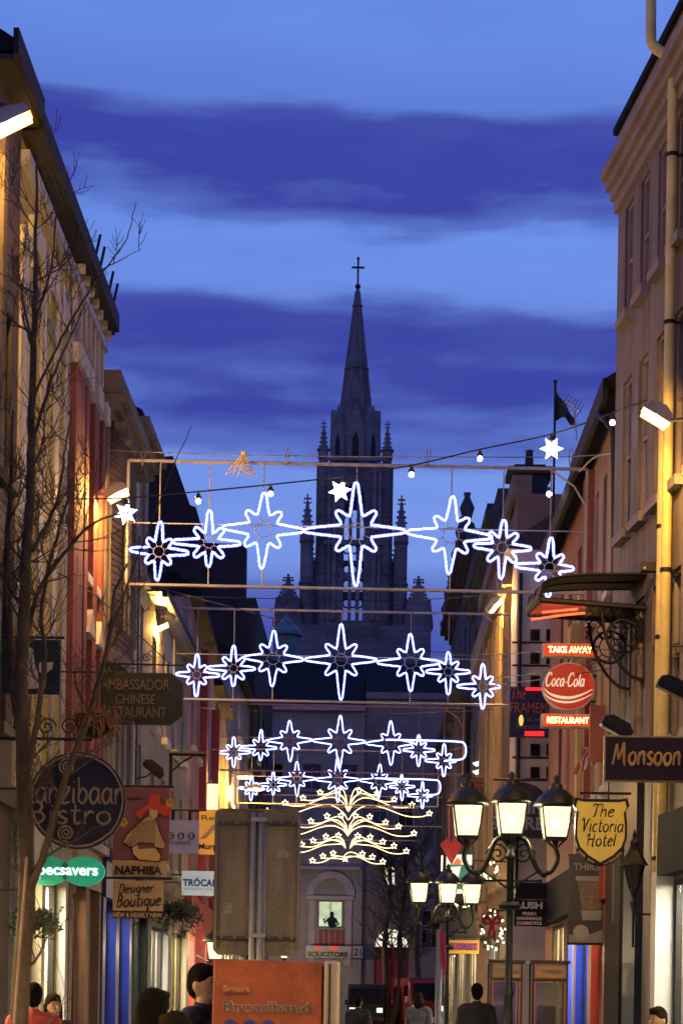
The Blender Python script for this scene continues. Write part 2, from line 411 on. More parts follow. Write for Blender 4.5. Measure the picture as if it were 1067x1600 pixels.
# ------------------------------------------------------------------ street buildings
class Bld:
    """a terraced building: u along the street (away from the camera), w out of the wall towards the street"""
    def __init__(s, name, label, side, p0, p1, H, back=7.0, wall=None, cat='building', group=None):
        s.o = -1 if side == 'L' else 1
        d = Vector((p1[0]-p0[0], p1[1]-p0[1], 0)); s.L = d.length
        s.root = thing(name, label, cat, (p0[0], p0[1], 0), math.atan2(d.y, d.x), group)
        s.H = H; s.back = back; s.wall = wall; s.wc = {}
    def bx(s, mb, u0, u1, w0, w1, z0, z1): return mb.box(u0, u1, s.o*w0, s.o*w1, z0, z1)
    def part(s, name, material, boxes, parent=None, bevel=0.0):
        mb = MB()
        for b in boxes: s.bx(mb, *b)
        return mb.build(name, material, parent or s.root, bevel=bevel)
    def prof(s, name, material, poly, u0, u1, parent=None):
        """extrude a (w,z) profile along the wall"""
        return MB().prism([(s.o*w, z) for w, z in poly], u0, u1, 'x').build(name, material, parent or s.root)
    def walls(s, ops, z0=0.0, reveal=0.2, u0=None, u1=None):
        u0 = 0 if u0 is None else u0; u1 = s.L if u1 is None else u1
        us = sorted({u0, u1, *[a for p in ops for a in p[:2]]}); zs = sorted({z0, s.H, *[a for p in ops for a in p[2:4]]})
        mb = MB(); o = s.o
        for a, b in zip(us, us[1:]):
            for c, d in zip(zs, zs[1:]):
                mu, mz = (a+b)/2, (c+d)/2
                if any(p[0] < mu < p[1] and p[2] < mz < p[3] for p in ops): continue
                mb.quad((a,0,c),(b,0,c),(b,0,d),(a,0,d))
        for p in ops:
            a, b, c, d = p[:4]; r = -o*(p[4] if len(p) > 4 else reveal)
            mb.quad((a,0,c),(a,r,c),(a,r,d),(a,0,d)); mb.quad((b,0,c),(b,r,c),(b,r,d),(b,0,d))
            mb.quad((a,0,c),(b,0,c),(b,r,c),(a,r,c)); mb.quad((a,0,d),(b,0,d),(b,r,d),(a,r,d))
        B = -o*s.back
        mb.quad((u0,0,z0),(u0,B,z0),(u0,B,s.H),(u0,0,s.H)); mb.quad((u1,0,z0),(u1,B,z0),(u1,B,s.H),(u1,0,s.H))
        mb.quad((u0,0,s.H),(u1,0,s.H),(u1,B,s.H),(u0,B,s.H)); mb.quad((u0,B,z0),(u1,B,z0),(u1,B,s.H),(u0,B,s.H))
        return mb.build('wall', s.wall, s.root)
    def window(s, u0, u1, z0, z1, frame, pane, sill=None, reveal=0.2, bars=(1, 1), sill_out=.12, name='window'):
        W, h = u1-u0, z1-z0; key = (round(W, 3), round(h, 3), bars, frame.name, reveal)
        o = s.o
        if key not in s.wc:
            mb = MB(); r0, r1 = -o*(reveal-.09), -o*(reveal-.03); t = .055
            for a, b, c, d in ((0,t,0,h),(W-t,W,0,h),(t,W-t,0,t),(t,W-t,h-t,h)): mb.box(a, b, r0, r1, c, d)
            rr = -o*(reveal-.075)
            for i in range(1, bars[0]+1): q = W*i/(bars[0]+1); mb.box(q-.018, q+.018, rr, r1, t, h-t)
            for i in range(1, bars[1]+1): q = h*i/(bars[1]+1); mb.box(t, W-t, -o*(reveal-.082), r1, q-.025, q+.025)
            pm = MB().box(.02, W-.02, -o*(reveal-.032), -o*(reveal-.012), .02, h-.02)
            sm = MB().box(-.07, W+.07, -o*.05, o*sill_out, -.13, -.003)
            s.wc[key] = (mb.mesh('window'), pm.mesh('pane'), sm.mesh('sill'))
        a, b, c = s.wc[key]
        w = link(name, a, frame, s.root); w.location = (u0, 0, z0)
        pme = b if not b.materials or b.materials[0] == pane else b.copy()
        if pme is not b: pme.materials.clear()
        link('pane', pme, pane, w)
        if sill:
            sm = c if not c.materials or c.materials[0] == sill else c.copy()
            if sm is not c: sm.materials.clear()
            link('sill', sm, sill, w)
        return w
    def shop(s, u0, u1, z0, z1, inner, light, depth=1.6, frame=None, mull=0):
        """a lit shop window: a room behind clear glass with a light panel under its ceiling"""
        o = s.o; D = -o*depth; r = -o*.02
        mb = MB()
        mb.quad((u0,r,z0),(u1,r,z0),(u1,D,z0),(u0,D,z0)); mb.quad((u0,r,z1),(u1,r,z1),(u1,D,z1),(u0,D,z1))
        mb.quad((u0,D,z0),(u1,D,z0),(u1,D,z1),(u0,D,z1)); mb.quad((u0,r,z0),(u0,D,z0),(u0,D,z1),(u0,r,z1)); mb.quad((u1,r,z0),(u1,D,z0),(u1,D,z1),(u1,r,z1))
        mb.build('shop_interior', inner, s.root)
        m = MB(); m.box(u0+.15, u1-.15, -o*.25, -o*(depth-.3), z1-.06, z1-.02); m.build('ceiling_light', light, s.root)
        f = frame or darkwood
        t = .06
        bx = [(u0,u0+t,-.10,-.02,z0,z1),(u1-t,u1,-.10,-.02,z0,z1),(u0+t,u1-t,-.10,-.02,z0,z0+t),(u0+t,u1-t,-.10,-.02,z1-t,z1)]
        for i in range(mull): q = u0+(u1-u0)*(i+1)/(mull+1); bx.append((q-.03,q+.03,-.09,-.03,z0+t,z1-t))
        w = s.part('shop_window', f, bx)
        mb = MB(); s.bx(mb, u0+t, u1-t, -.07, -.06, z0+t, z1-t); mb.build('pane', clear, w)
    def cornice(s, z, steps, material, u0=None, u1=None, name='cornice'):
        u0 = -.02 if u0 is None else u0; u1 = s.L+.0 if u1 is None else u1
        bx = []
        for h, w in steps: bx.append((u0, u1, -.03, w, z, z+h)); z += h
        return s.part(name, material, bx)
    def roof(s, material, over=.3, rise=2.2, u0=None, u1=None, thick=.12, z=None):
        u0 = 0 if u0 is None else u0; u1 = s.L if u1 is None else u1; z = s.H if z is None else z
        m = s.back/2
        return s.prof('roof', material, [(over, z+.02), (over, z+.02+thick), (-m, z+rise+thick), (-s.back-.2, z+.02+thick), (-s.back-.2, z+.02)], u0, u1)
def LP(d, off=4.2): return (axis(d)-off, d)
def RP(d, off=3.53): return (axis(d)+off, d)

# --- left 0: dark brown gabled house next to the camera
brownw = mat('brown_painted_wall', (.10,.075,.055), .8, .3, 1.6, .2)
b = Bld('brown_house', 'dark brown house at the left edge under deep bracketed eaves', 'L', LP(-8), LP(22.85), 11.75, wall=brownw)
U = b.L-9.35
ops = [(U+8.3,U+8.95,z,z+1.9) for z in (4.6, 7.4)]+[(U+6.2-2.6*k,U+7.0-2.6*k,z,z+1.9) for z in (4.6,7.4) for k in range(10)]
sh = [(2.0,6.0), (7.5,11.5), (13.0,17.0), (18.5,22.0), (24,27.5)]
b.walls(ops[:2], u0=29.3)
b.H = 7.0; b.walls(ops[2:12]+[(p, q, .4, 3.0, 1.5) for p, q in sh], u1=29.28); b.H = 11.75; ops = ops[:12]
for p in ops: b.window(*p, darkwood, darkglass, brownw)
fill_near = emit('added_shop_glow', (1,.70,.34), 20.0)  # emission added for lit shops out of view beside the camera
for p, q in sh: b.shop(p, q, .4, 3.0, mat('near_shop_wall', (.6,.46,.30), .6, .2, 1), fill_near, 1.5, darkwood, 2)
b.roof(slate, .25, 2.4, u0=29.2); b.roof(slate, .25, 1.6, u1=29.15, z=7.0)
b.part('fascia', darkwood, [(29.15, b.L, .21, .27, 11.72, 12.0)])
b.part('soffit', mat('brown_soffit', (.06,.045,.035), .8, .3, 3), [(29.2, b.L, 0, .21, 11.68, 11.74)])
b.part('band_course', brownw, [(0, b.L, .0, .10, 3.7, 3.95)])
for k in range(11): b.part('pilaster', brownw, [(U+7.9-2.6*k, U+8.14-2.6*k, 0, .09, 4.0, 11.3 if k == 0 else 6.9)])

# --- left 1: yellow house with white pilasters
ylw = mat('yellow_render', (.52,.42,.10), .8, .22, 1.8, .15, streak=1)
cream = mat('cream_trim', (.58,.55,.50), .7, .2, 2.2, .1, streak=1)
sage = mat('sage_panel', (.17,.22,.10), .8, .2, 2)
b = Bld('yellow_house', 'yellow house with cream pilasters behind the bare street tree', 'L', LP(22.85), LP(26.6), 11.65, wall=ylw)
L = b.L
bays = [(.72, 1.35), (1.95, 2.45), (2.95, 3.3)]
ops = [(a+.08, c-.08, z, z+1.5) for a, c in bays[:1] for z in (4.6, 7.7)]
shop_ops = [(.35, 1.55, .5, 3.05, 1.6), (1.85, 3.45, .35, 3.05, 1.6)]
b.walls(ops+shop_ops)
for p in ops: b.window(*p, cream, darkglass, cream)
for u0, u1 in ((.05,.55), (1.45,1.80), (2.55,2.85), (3.40,3.74)):
    b.part('pilaster', cream, [(u0, u1, 0, .03, 3.88, 10.35)])
    b.part('capital', cream, [(u0-.03, u1+.03, 0, .06, 10.35, 10.55)])
for u0, u1 in ((.55,1.45), (1.80,2.55), (2.85,3.40)):
    # arched head over each bay
    n = 10; c = (u0+u1)/2; r = (u1-u0)/2
    poly = [(u0, 10.25)]+[(c-r*math.cos(math.pi*i/n), 10.25+r*.75*math.sin(math.pi*i/n)) for i in range(n+1)]+[(u1, 10.25), (u1+.0, 10.88), (u0, 10.88)]
    MB().prism([(a, z) for a, z in poly], b.o*.0, b.o*.07, 'y').build('arch_spandrel', cream, b.root)
    MB().prism([(c-r*.8*math.cos(math.pi*i/n), 9.95+r*.6*math.sin(math.pi*i/n)) for i in range(n+1)], b.o*.002, b.o*.03, 'y').build('arch_panel', sage, b.root)
b.roof(slate, .25, 2.4)
b.part('gutter', mat('pale_gutter', (.42,.43,.50), .5, .2, 3), [(0, L, .0, .10, 11.30, 11.42), (0, L, .0, .06, 11.24, 11.30)])
b.part('fascia', darkwood, [(0, L, .20, .265, 11.62, 11.88)])
b.part('soffit', darkwood, [(0, L, 0, .20, 11.58, 11.64)])
b.part('shop_fascia', mat('green_white_fascia', (.30,.33,.24), .5, .15, 2), [(.0, L-.02, 0, .16, 3.15, 3.72)])
b.part('shop_cornice', cream, [(.0, L-.02, 0, .26, 3.725, 3.86)])
spec_in = mat('yellow_shop_wall', (.75,.66,.22), .6, .15, 1)
white_in = mat('white_shop_wall', (.75,.72,.66), .6, .15, 1.2)
tube_warm = emit('warm_shop_lamp', (1,.78,.40), 20.0)
tube_white = emit('white_shop_lamp', (1,.90,.70), 18.0)
tube_dim = emit('dim_shop_lamp', (1,.68,.34), 9)
tube_cool = emit('cool_shop_lamp', (.72,.82,1), 10.0)
b.shop(.35, 1.55, .5, 3.05, spec_in, tube_warm)
b.shop(1.85, 3.45, .35, 3.05, white_in, tube_white, mull=1)
for u0, u1 in ((.0,.33), (1.57,1.83), (3.47,3.7)): b.part('shop_pilaster', cream, [(u0, u1, 0, .12, 0, 3.14)])

# --- left 2: red house
redw = mat('red_pilaster_paint', (.27,.075,.055), .75, .22, 2, .15, streak=1)
pinkw = mat('pink_render', (.42,.30,.27), .8, .2, 2, .15, streak=1)
b = Bld('red_house', 'house with tall brick-red pilasters and pink bays beside the yellow house', 'L', LP(26.6), LP(29.75), 11.65, wall=pinkw)
L = b.L
ops = [(1.40, 1.75, 4.4, 6.6), (1.40, 1.75, 7.6, 9.7), (2.35, 2.62, 4.4, 6.6), (2.35, 2.62, 7.6, 9.7)]
shop_ops = [(.3, 1.5, .4, 3.0, 1.4), (1.9, 2.9, .0, 2.6, .5)]
b.walls(ops+shop_ops)
for p in ops: b.window(*p, pinkw, darkglass if p[2] > 7 or p[0] < 2 else pane_lit, cream)
for u0, u1 in ((.02,.85), (1.0,1.32), (1.85,2.28), (2.70,3.0)):
    b.part('pilaster', redw, [(u0, u1, 0, .11, 3.8, 10.15)])
    b.part('capital', cream, [(u0-.04, u1+.04, 0, .17, 10.15, 10.42)])
# triangular pediments over the lower windows
for c, hw in ((1.575, .32), (2.485, .26)):
    MB().prism([(c-hw, 6.72), (c+hw, 6.72), (c, 7.1)], 0, b.o*.16, 'y').build('pediment', cream, b.root)
b.roof(slate, .25, 2.4)
b.part('gutter', mat('pale_gutter', (0,0,0)), [(0, L, .0, .10, 11.30, 11.42)])
b.part('fascia', darkwood, [(0, L, .20, .265, 11.62, 11.88)])
b.part('soffit', darkwood, [(0, L, 0, .20, 11.58, 11.64)])
for i in range(7):
    u = .25+i*.45
    b.part('eave_strut', cream, [(u-.03, u+.03, .0, .17, 11.44, 11.57), (u-.03, u+.03, 0, .07, 10.7, 11.44)])
for u in (.9, 1.35, 2.3, 2.8):
    m = MB(); m.tube([(u, b.o*.2, 11.85), (u+.05, b.o*.27, 12.25)], .022, 5); m.build('roof_spike', ironblack, b.root)
b.part('shop_fascia', mat('brown_fascia', (.14,.08,.05), .5, .2, 2), [(0, L, 0, .14, 3.1, 3.65)])
b.part('shop_cornice', cream, [(0, L, 0, .24, 3.655, 3.78)])
b.shop(.3, 1.5, .4, 3.0, mat('tan_shop_wall', (.4,.28,.18), .6, .2, 1), tube_dim, 1.4, darkwood, 1)
for u0, u1 in ((0,.28), (1.52,1.88), (2.92,3.12)): b.part('shop_pilaster', mat('brown_pilaster', (.20,.12,.08), .6, .2, 2), [(u0, u1, 0, .13, 0, 3.09)])
dr = b.part('door', darkwood, [(1.95, 2.85, -.45, -.38, 0.02, 2.58)])
b.part('handle', steel, [(2.7, 2.73, -.38, -.33, 1.0, 1.2)], dr)

# --- left 3: brick house with a bow front under a heavy cornice
brick = mat('dark_brick', (.115,.075,.06), .85, .35, 4, .5, fine=60)
bstone = mat('brown_stone', (.20,.165,.13), .8, .3, 2, .3)
b = Bld('bow_fronted_brick_house', 'dark brick house with a bowed front and heavy overhanging cornice', 'L', LP(29.75), LP(33.4), 10.75, wall=brick)
L = b.L
shop_ops = [(.35, 1.55, .4, 2.95, 1.5), (2.0, 3.3, .4, 2.95, 1.5)]
b.walls(shop_ops)
# the bow, each course of bricks standing proud of its joint
mb = MB(); n = 14; z = 6.9; c = L/2-.1; hw = 1.45; dep = .30; o = b.o
def bowpt(t, k): return (c+hw*k*math.cos(math.pi*(1-t)), o*(dep*k*math.sin(math.pi*t)+.0))
while z < 10.3:
    for (za, zb, k) in ((z, z+.082, 1.0), (z+.082, z+.10, .955)):
        for i in range(n):
            p, q = bowpt(i/n, k), bowpt((i+1)/n, k)
            mb.quad((p[0],p[1],za),(q[0],q[1],za),(q[0],q[1],zb),(p[0],p[1],zb))
    for i in range(n):
        for zc in (z+.082, z+.10):
            p, q = bowpt(i/n, 1), bowpt((i+1)/n, 1); r, t2 = bowpt(i/n, .955), bowpt((i+1)/n, .955)
            mb.quad((p[0],p[1],zc),(q[0],q[1],zc),(t2[0],t2[1],zc),(r[0],r[1],zc))
    z += .10
mb.build('bow_brick_courses', brick, b.root, kind='stuff')
pl = [bowpt(i/n, 1.06) for i in range(n+1)]
MB().prism(pl, 6.7, 6.9, 'z').build('bow_base', bstone, b.root)
for t0, t1 in ((.12,.34), (.42,.62), (.68,.88)):
    p, q = bowpt(t0, 1.03), bowpt(t1, 1.03)
    m = MB(); m.add([(p[0],p[1],7.3),(q[0],q[1],7.3),(q[0],q[1],9.2),(p[0],p[1],9.2)], [(0,1,2,3)])
    w = m.build('window', darkglass, b.root)
    m = MB(); m.tube([(p[0],p[1],7.28),(q[0],q[1],7.28),(q[0],q[1],9.2),(p[0],p[1],9.2)], .035, 4, True); m.build('frame', bstone, w)
b.cornice(10.3, [(.14,.20), (.12,.30), (.14,.42)], bstone)
b.part('parapet', bstone, [(-.02, L, -.3, .30, 10.71, 11.05)])
for i in range(8): b.part('modillion', bstone, [(.12+i*.44, .28+i*.44, .20, .36, 10.2, 10.298)])
b.part('end_pier', bstone, [(0, .22, 0, .12, 3.8, 10.2)]); b.part('end_pier', bstone, [(L-.25, L, 0, .12, 3.8, 10.2)])
for i, u in enumerate((.8, 1.5, 2.2, 2.9)): b.part('lower_pilaster', mat('grey_pilaster', (.21,.20,.19), .7, .2, 2), [(u-.13, u+.13, 0, .09, 3.9, 6.68)])
bluew = mat('blue_shopfront_paint', (.04,.055,.28), .35, .2, 2)
b.part('shop_fascia', bluew, [(0, L, 0, .2, 3.05, 3.6)]); b.part('shop_cornice', bluew, [(0, L, 0, .3, 3.605, 3.75)])
b.shop(.35, 1.55, .4, 2.95, mat('blue_white_wall', (.45,.5,.7), .6, .15, 1), tube_cool, 1.5, bluew, 1)
b.shop(2.0, 3.3, .4, 2.95, mat('grey_shop_wall', (.35,.35,.38), .6, .15, 1), tube_cool, 1.5, bluew, 1)
for u0, u1 in ((.0,.33), (1.57,1.98), (3.32,3.6)): b.part('shop_pilaster', bluew, [(u0, u1, 0, .16, 0, 3.04)])

# --- left 4: narrow grey house with moulded eaves
greyp = mat('grey_render', (.30,.285,.27), .8, .2, 1.8, .15, streak=1)
b = Bld('narrow_grey_house', 'narrow grey house with moulded box eaves and a pale downpipe', 'L', LP(33.4), LP(36.2), 11.3, wall=greyp)
L = b.L
ops = [(.6,1.1,z,z+1.8) for z in (4.3, 6.8, 9.1)]+[(1.8,2.3,z,z+1.8) for z in (4.3, 6.8, 9.1)]
b.walls(ops+[(.4,2.4,.4,2.9,1.4)])
for p in ops: b.window(*p, white_paint, darkglass, greyp)
b.cornice(11.05, [(.12,.10), (.12,.22), (.14,.32)], bstone)
b.roof(slate, .2, 2.0, z=11.4)
m = MB(); m.tube([(.12, b.o*.12, 11.3), (.12, b.o*.2, 11.05), (.12, b.o*.09, 10.8), (.12, b.o*.09, .2)], .06, 8); m.build('downpipe', mat('pale_pipe', (.5,.5,.52), .4, .15, 3), b.root)
m = MB(); m.tube([(.5, b.o*.09, 9.5), (.5, b.o*.09, .2)], .05, 8); m.build('downpipe', ironblack, b.root)
b.shop(.4, 2.4, .4, 2.9, white_in, emit('pale_green_shop_lamp', (.85,1,.65), 7.0), 1.4, ironblack, 2)
b.part('shop_fascia', mat('black_fascia', (.022,.021,.022), .85, .2, 2, spec=.1), [(0, L, 0, .16, 3.0, 3.6)])
for u0, u1 in ((0,.38), (2.42,2.75)): b.part('shop_pilaster', mat('black_fascia', (0,0,0)), [(u0, u1, 0, .12, 0, 2.99)])

# --- left 5: lower slate-roofed house
b = Bld('low_slate_house', 'low pale house with a broad slate roof left of the second star garland', 'L', LP(36.2), LP(44.5), 9.0, wall=mat('olive_render', (.33,.31,.25), .8, .2, 1.6, .15, streak=1))
L = b.L
ops = [(u,u+.7,z,z+1.7) for u in (1.0, 2.9, 4.8, 6.7) for z in (4.2, 6.7)]
b.walls(ops+[(.6,3.6,.4,2.9,1.3), (4.4,7.6,.4,2.9,1.3)])
for p in ops: b.window(*p, white_paint, pane_lit if p[0] == 4.8 and p[2] < 5 else darkglass, cream)
bslate = mat('blue_slate', (.085,.09,.115), .45, .3, 3, .4)
b.roof(bslate, .3, 3.2)
b.part('gutter', ironblack, [(0, L, .28, .38, 8.92, 9.08)])
b.shop(.6, 3.6, .4, 2.9, white_in, tube_white, 1.3, darkwood, 2); b.shop(4.4, 7.6, .4, 2.9, spec_in, tube_warm, 1.3, darkwood, 2)
b.part('shop_fascia', mat('maroon_fascia', (.12,.02,.02), .4, .2, 2), [(0, L, 0, .2, 3.0, 3.6)])
for u0, u1 in ((0,.58), (3.62,4.38), (7.62,8.3)): b.part('shop_pilaster', greyp, [(u0, u1, 0, .12, 0, 2.99)])

# --- left 6: pink house, its lower half lit orange
rosew = mat('rose_render', (.48,.27,.25), .8, .2, 1.6, .15, streak=1)
crim = mat('crimson_paint', (.34,.04,.05), .6, .2, 2)
b = Bld('pink_house', 'pink house with a crimson pier above the orange-lit bar front', 'L', LP(44.5), LP(56, 4.55), 10.6, wall=rosew)
L = b.L
ops = [(u,u+.8,z,z+1.8) for u in (1.2, 3.6, 6.2, 8.8) for z in (4.4, 7.4)]
b.walls(ops+[(1,4.4,.4,3.1,1.3), (5.6,10,.4,3.1,1.3)])
for p in ops: b.window(*p, cream, darkglass, cream)
b.part('crimson_pier', crim, [(4.9, 5.7, 0, .18, 0, 10.3)])
b.part('crimson_pier', crim, [(10.6, 11.4, 0, .22, 0, 9.6)])
b.roof(slate, .3, 2.6)
b.shop(1, 4.4, .4, 3.1, mat('amber_shop_wall', (.6,.33,.10), .6, .2, 1), tube_warm, 1.3, crim, 2)
b.shop(5.6, 10, .4, 3.1, mat('amber_shop_wall', (0,0,0)), tube_warm, 1.3, crim, 3)
b.part('shop_fascia', crim, [(0, 4.88, 0, .16, 3.2, 3.9)]); b.part('shop_fascia', crim, [(5.72, 10.58, 0, .16, 3.2, 3.9)])

# --- left 7: tan house, and the tall dark gable beyond
b = Bld('tan_house', 'small tan house with dark windows beyond the pink house', 'L', LP(56, 4.6), LP(63, 4.72), 10.4, wall=mat('tan_render', (.36,.27,.19), .8, .2, 1.5, .15))
ops = [(u,u+1.0,z,z+2.0) for u in (1.2, 4.4) for z in (4.2, 7.2)]
b.walls(ops+[(.6,3.2,.4,3.1,1.3), (3.8,6.4,.4,3.1,1.3)])
for p in ops: b.window(*p, darkwood, darkglass, cream)
for p_, q_ in ((.6,3.2), (3.8,6.4)): b.shop(p_, q_, .4, 3.1, white_in, tube_warm, 1.3, darkwood, 1)  # lit shops added so light spills to the street end
b.roof(slate, .3, 1.8)
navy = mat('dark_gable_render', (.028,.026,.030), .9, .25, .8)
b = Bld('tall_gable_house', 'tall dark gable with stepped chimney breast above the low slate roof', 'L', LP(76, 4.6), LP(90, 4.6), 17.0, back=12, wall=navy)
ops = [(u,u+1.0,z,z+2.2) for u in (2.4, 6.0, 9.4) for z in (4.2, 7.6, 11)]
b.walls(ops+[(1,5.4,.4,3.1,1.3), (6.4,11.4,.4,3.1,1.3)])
for p_, q_ in ((1,5.4), (6.4,11.4)): b.shop(p_, q_, .4, 3.1, white_in, tube_warm, 1.3, darkwood, 2)  # shops added here too for their light on the far end
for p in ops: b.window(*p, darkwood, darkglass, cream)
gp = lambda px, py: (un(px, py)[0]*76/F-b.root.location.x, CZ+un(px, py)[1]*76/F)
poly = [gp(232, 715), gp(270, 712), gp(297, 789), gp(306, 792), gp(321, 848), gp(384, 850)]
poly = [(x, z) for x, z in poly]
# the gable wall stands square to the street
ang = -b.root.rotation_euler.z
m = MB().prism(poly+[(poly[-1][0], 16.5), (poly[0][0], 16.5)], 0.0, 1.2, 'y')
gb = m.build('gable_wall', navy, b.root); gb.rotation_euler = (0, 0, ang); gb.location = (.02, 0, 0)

b = Bld('blue_lit_house', 'blue-grey house with a narrow greenish lit window left of the third garland', 'L', LP(63.5, 4.75), LP(75.6, 4.75), 12.6, back=8, wall=mat('blue_grey_render', (.22,.23,.30), .8, .2, 1.2))
ops = [(u,u+1.4,z,z+2.4) for u in (1.5, 5.5, 9.5) for z in (4.5, 8)]+[(9.5,10.9,10.7,12.2), (5.5,6.9,10.7,12.2)]
b.walls(ops+[(1,6,.4,3.1,1.3), (7.4,11.4,.4,3.1,1.3)])
for p_, q_ in ((1,6), (7.4,11.4)): b.shop(p_, q_, .4, 3.1, white_in, tube_warm, 1.3, darkwood, 2)  # also added lit shops, spilling light down the street
for p in ops: b.window(*p, ironblack, pane_green if p[0] == 5.5 and p[2] > 7 else darkglass, cream)
b.roof(slate, .3, 2.0)

# --- right 1: the tall plain house at an angle to the street
def R1X(d): return 3.777+.0865*(28-d)
buff = mat('buff_render', (.25,.215,.19), .8, .3, 1.3, .2, streak=1)
bufft = mat('buff_trim', (.28,.24,.215), .75, .18, 2, .1)
b = Bld('tall_buff_house', 'tall plain buff house on the right with stepped eaves cornice', 'R', (R1X(-8), -8), (R1X(28), 28), 13.2, back=8, wall=buff)
ul = lambda d: (d+8)*math.hypot(1, .0865)
bluepan = mat('blue_grey_blind', (.16,.17,.24), .35, .2, 1.5)
ops = []
for d in [27.3, 26.37, 25.43, 24.5]+[23.5-k for k in range(30)]: ops += [(ul(d)-.24, ul(d)+.24, 11.15, 12.72), (ul(d-.05)-.26, ul(d-.05)+.26, 8.1, 10.25), (ul(d-.05)-.26, ul(d-.05)+.26, 4.9, 7.0)]
sh = [(22.6,24.3), (18,21.5), (13.5,17), (8.5,12.5), (3.5,7.5), (-2,2.5)]
b.walls(ops+[(ul(p), ul(q), .3, 3.1, 1.4) for p, q in sh], reveal=.13)
for p in ops: b.window(*p, bufft, bluepan, bufft, reveal=.13, bars=(0, 1))
b.cornice(12.85, [(.16,.06), (.14,.12), (.14,.19), (.14,.26)], bufft, u1=b.L+.03)
b.part('parapet', bufft, [(0, b.L, -.35, .03, 13.44, 13.95)]); b.part('coping', slate, [(-.02, b.L+.02, -.4, .09, 13.96, 14.06)])
navyt = mat('navy_tile', (.02,.03,.055), .4, .2, 2)
b.part('shop_pier', navyt, [(ul(25.9), ul(26.6), 0, .1, 0, 4.6)])
b.part('shop_pier', mat('pale_shop_frame', (.55,.52,.47), .5, .15, 2), [(ul(24.32), ul(24.55), 0, .22, 0, 3.2)])
b.part('shop_fascia', mat('black_fascia', (.022,.021,.022), .85, .2, 2, spec=.1), [(ul(-3), ul(24.3), 0, .22, 3.15, 3.9)])
for k, (p, q) in enumerate(sh): b.shop(ul(p), ul(q), .3, 3.1, white_in, tube_white if k == 0 else fill_near, 1.4, ironblack, 1)  # shops after the first are unseen, lit to warm the near street
b.part('shop_pier', darkwood, [(ul(26.9), ul(27.8), 0, .08, 0, 4.2)])
yp = mat('cream_downpipe', (.70,.60,.24), .45, .2, 3, .05)
def wallpt(px, py, out):                        # point just off this wall at a photo position
    dx, dy = un(px, py); d = (3.777+2.422-out)*F/(dx+265)
    return P(px, py, d)
# the two big downpipes
def world_pipe(name, label, pts, r, material, group=None, n=10, clips=()):
    mb = MB(); pth = smooth_path(pts, 3); mb.tube(pth, r, n)
    c0 = Vector(pts[-1]); mb.v = [(v[0]-c0.x, v[1]-c0.y, v[2]-c0.z) for v in mb.v]
    t = thing(name, label, 'downpipe', c0, 0, group)
    mb.build('pipe', material, t, True)
    for z in clips:
        pz = min(pth, key=lambda q: abs(q.z-z))
        m = MB(); m.lathe([(r*1.18,-.025),(r*1.18,.025)], 12, (pz.x-c0.x, pz.y-c0.y, z-c0.z)); m.box(pz.x-c0.x, pz.x-c0.x+.22, pz.y-c0.y-.012, pz.y-c0.y+.012, z-c0.z-.015, z-c0.z+.015)
        m.build('clip', ironblack, t)
    return t
def vdrop(px, py, out, z1):
    p = wallpt(px, py, out); return p, Vector((p.x, p.y, z1))
a = wallpt(1052, 150, .10)
top = Vector((a.x-.30, a.y, 16.0))
world_pipe('downpipe', 'big downpipe that swan-necks round the cornice at the upper right', [top, Vector((a.x-.30, a.y, 13.75)), Vector((a.x-.28, a.y, 13.55)), Vector((a.x-.02, a.y, 13.42)), Vector((a.x, a.y, 13.1)), Vector((a.x, a.y, 3.0))], .066, yp, clips=(12.2, 10.1, 7.0))
a = wallpt(1036, 690, .10)
q = [Vector((a.x, a.y, 8.85)), Vector((a.x, a.y, 2.35)), Vector((a.x, a.y, 2.05)), Vector((a.x+.12, a.y-.05, 1.95)), Vector((a.x+.3, a.y-.12, 1.95))]
world_pipe('downpipe', 'yellow-lit lower downpipe with curved foot beside the dark blue shop pier', q, .062, yp, clips=(6.2, 7.6, 3.4))

# --- right 2: orange-lit house with eaves
orangew = mat('apricot_render', (.44,.29,.20), .8, .2, 1.6, .15, streak=1)
redtrim = mat('red_brown_trim', (.30,.09,.06), .7, .2, 2)
b = Bld('apricot_house', 'apricot house with dark eaves between the buff house and the red house', 'R', RP(28.02), RP(32.6), 10.35, wall=orangew)
L = b.L
ops = [(u,u+.45,z,z+2.0) for u in (.9, 2.0, 3.1) for z in (4.8, 7.7)]
b.walls(ops+[(.5,1.9,.3,3,1.4), (2.4,4.1,.3,3,1.4)])
for p in ops: b.window(*p, cream, darkglass, cream)
b.roof(slate, .3, 2.4)
b.part('fascia', darkwood, [(0, L, .24, .32, 10.2, 10.5)])
b.part('pilaster', redtrim, [(3.75, 4.1, 0, .1, 3.9, 10.2)]); b.part('pilaster', redtrim, [(4.2, 4.5, 0, .1, 3.9, 10.2)])
m = MB(); m.tube(smooth_path([(.6, b.o*.28, 10.15), (.25, b.o*.2, 9.95), (.16, b.o*.08, 9.7), (.16, b.o*.08, .2)], 2), .06, 8); m.build('downpipe', ironblack, b.root)
bluef = mat('bright_blue_front', (.03,.06,.38), .35, .2, 2)
redf = mat('red_shopfront', (.30,.04,.03), .4, .2, 2)
b.shop(.5, 1.9, .3, 3, mat('dark_red_room', (.2,.06,.04), .6, .2, 1), tube_dim, 1.4, redf, 1)
b.shop(2.4, 4.1, .3, 3, mat('blue_room', (.12,.16,.5), .6, .2, 1), tube_cool, 1.4, bluef, 1)
for u0, u1, mm in ((0,.48,redf), (1.92,2.38,redf), (4.12,4.55,bluef)): b.part('shop_pilaster', mm, [(u0, u1, 0, .14, 0, 3.0)])
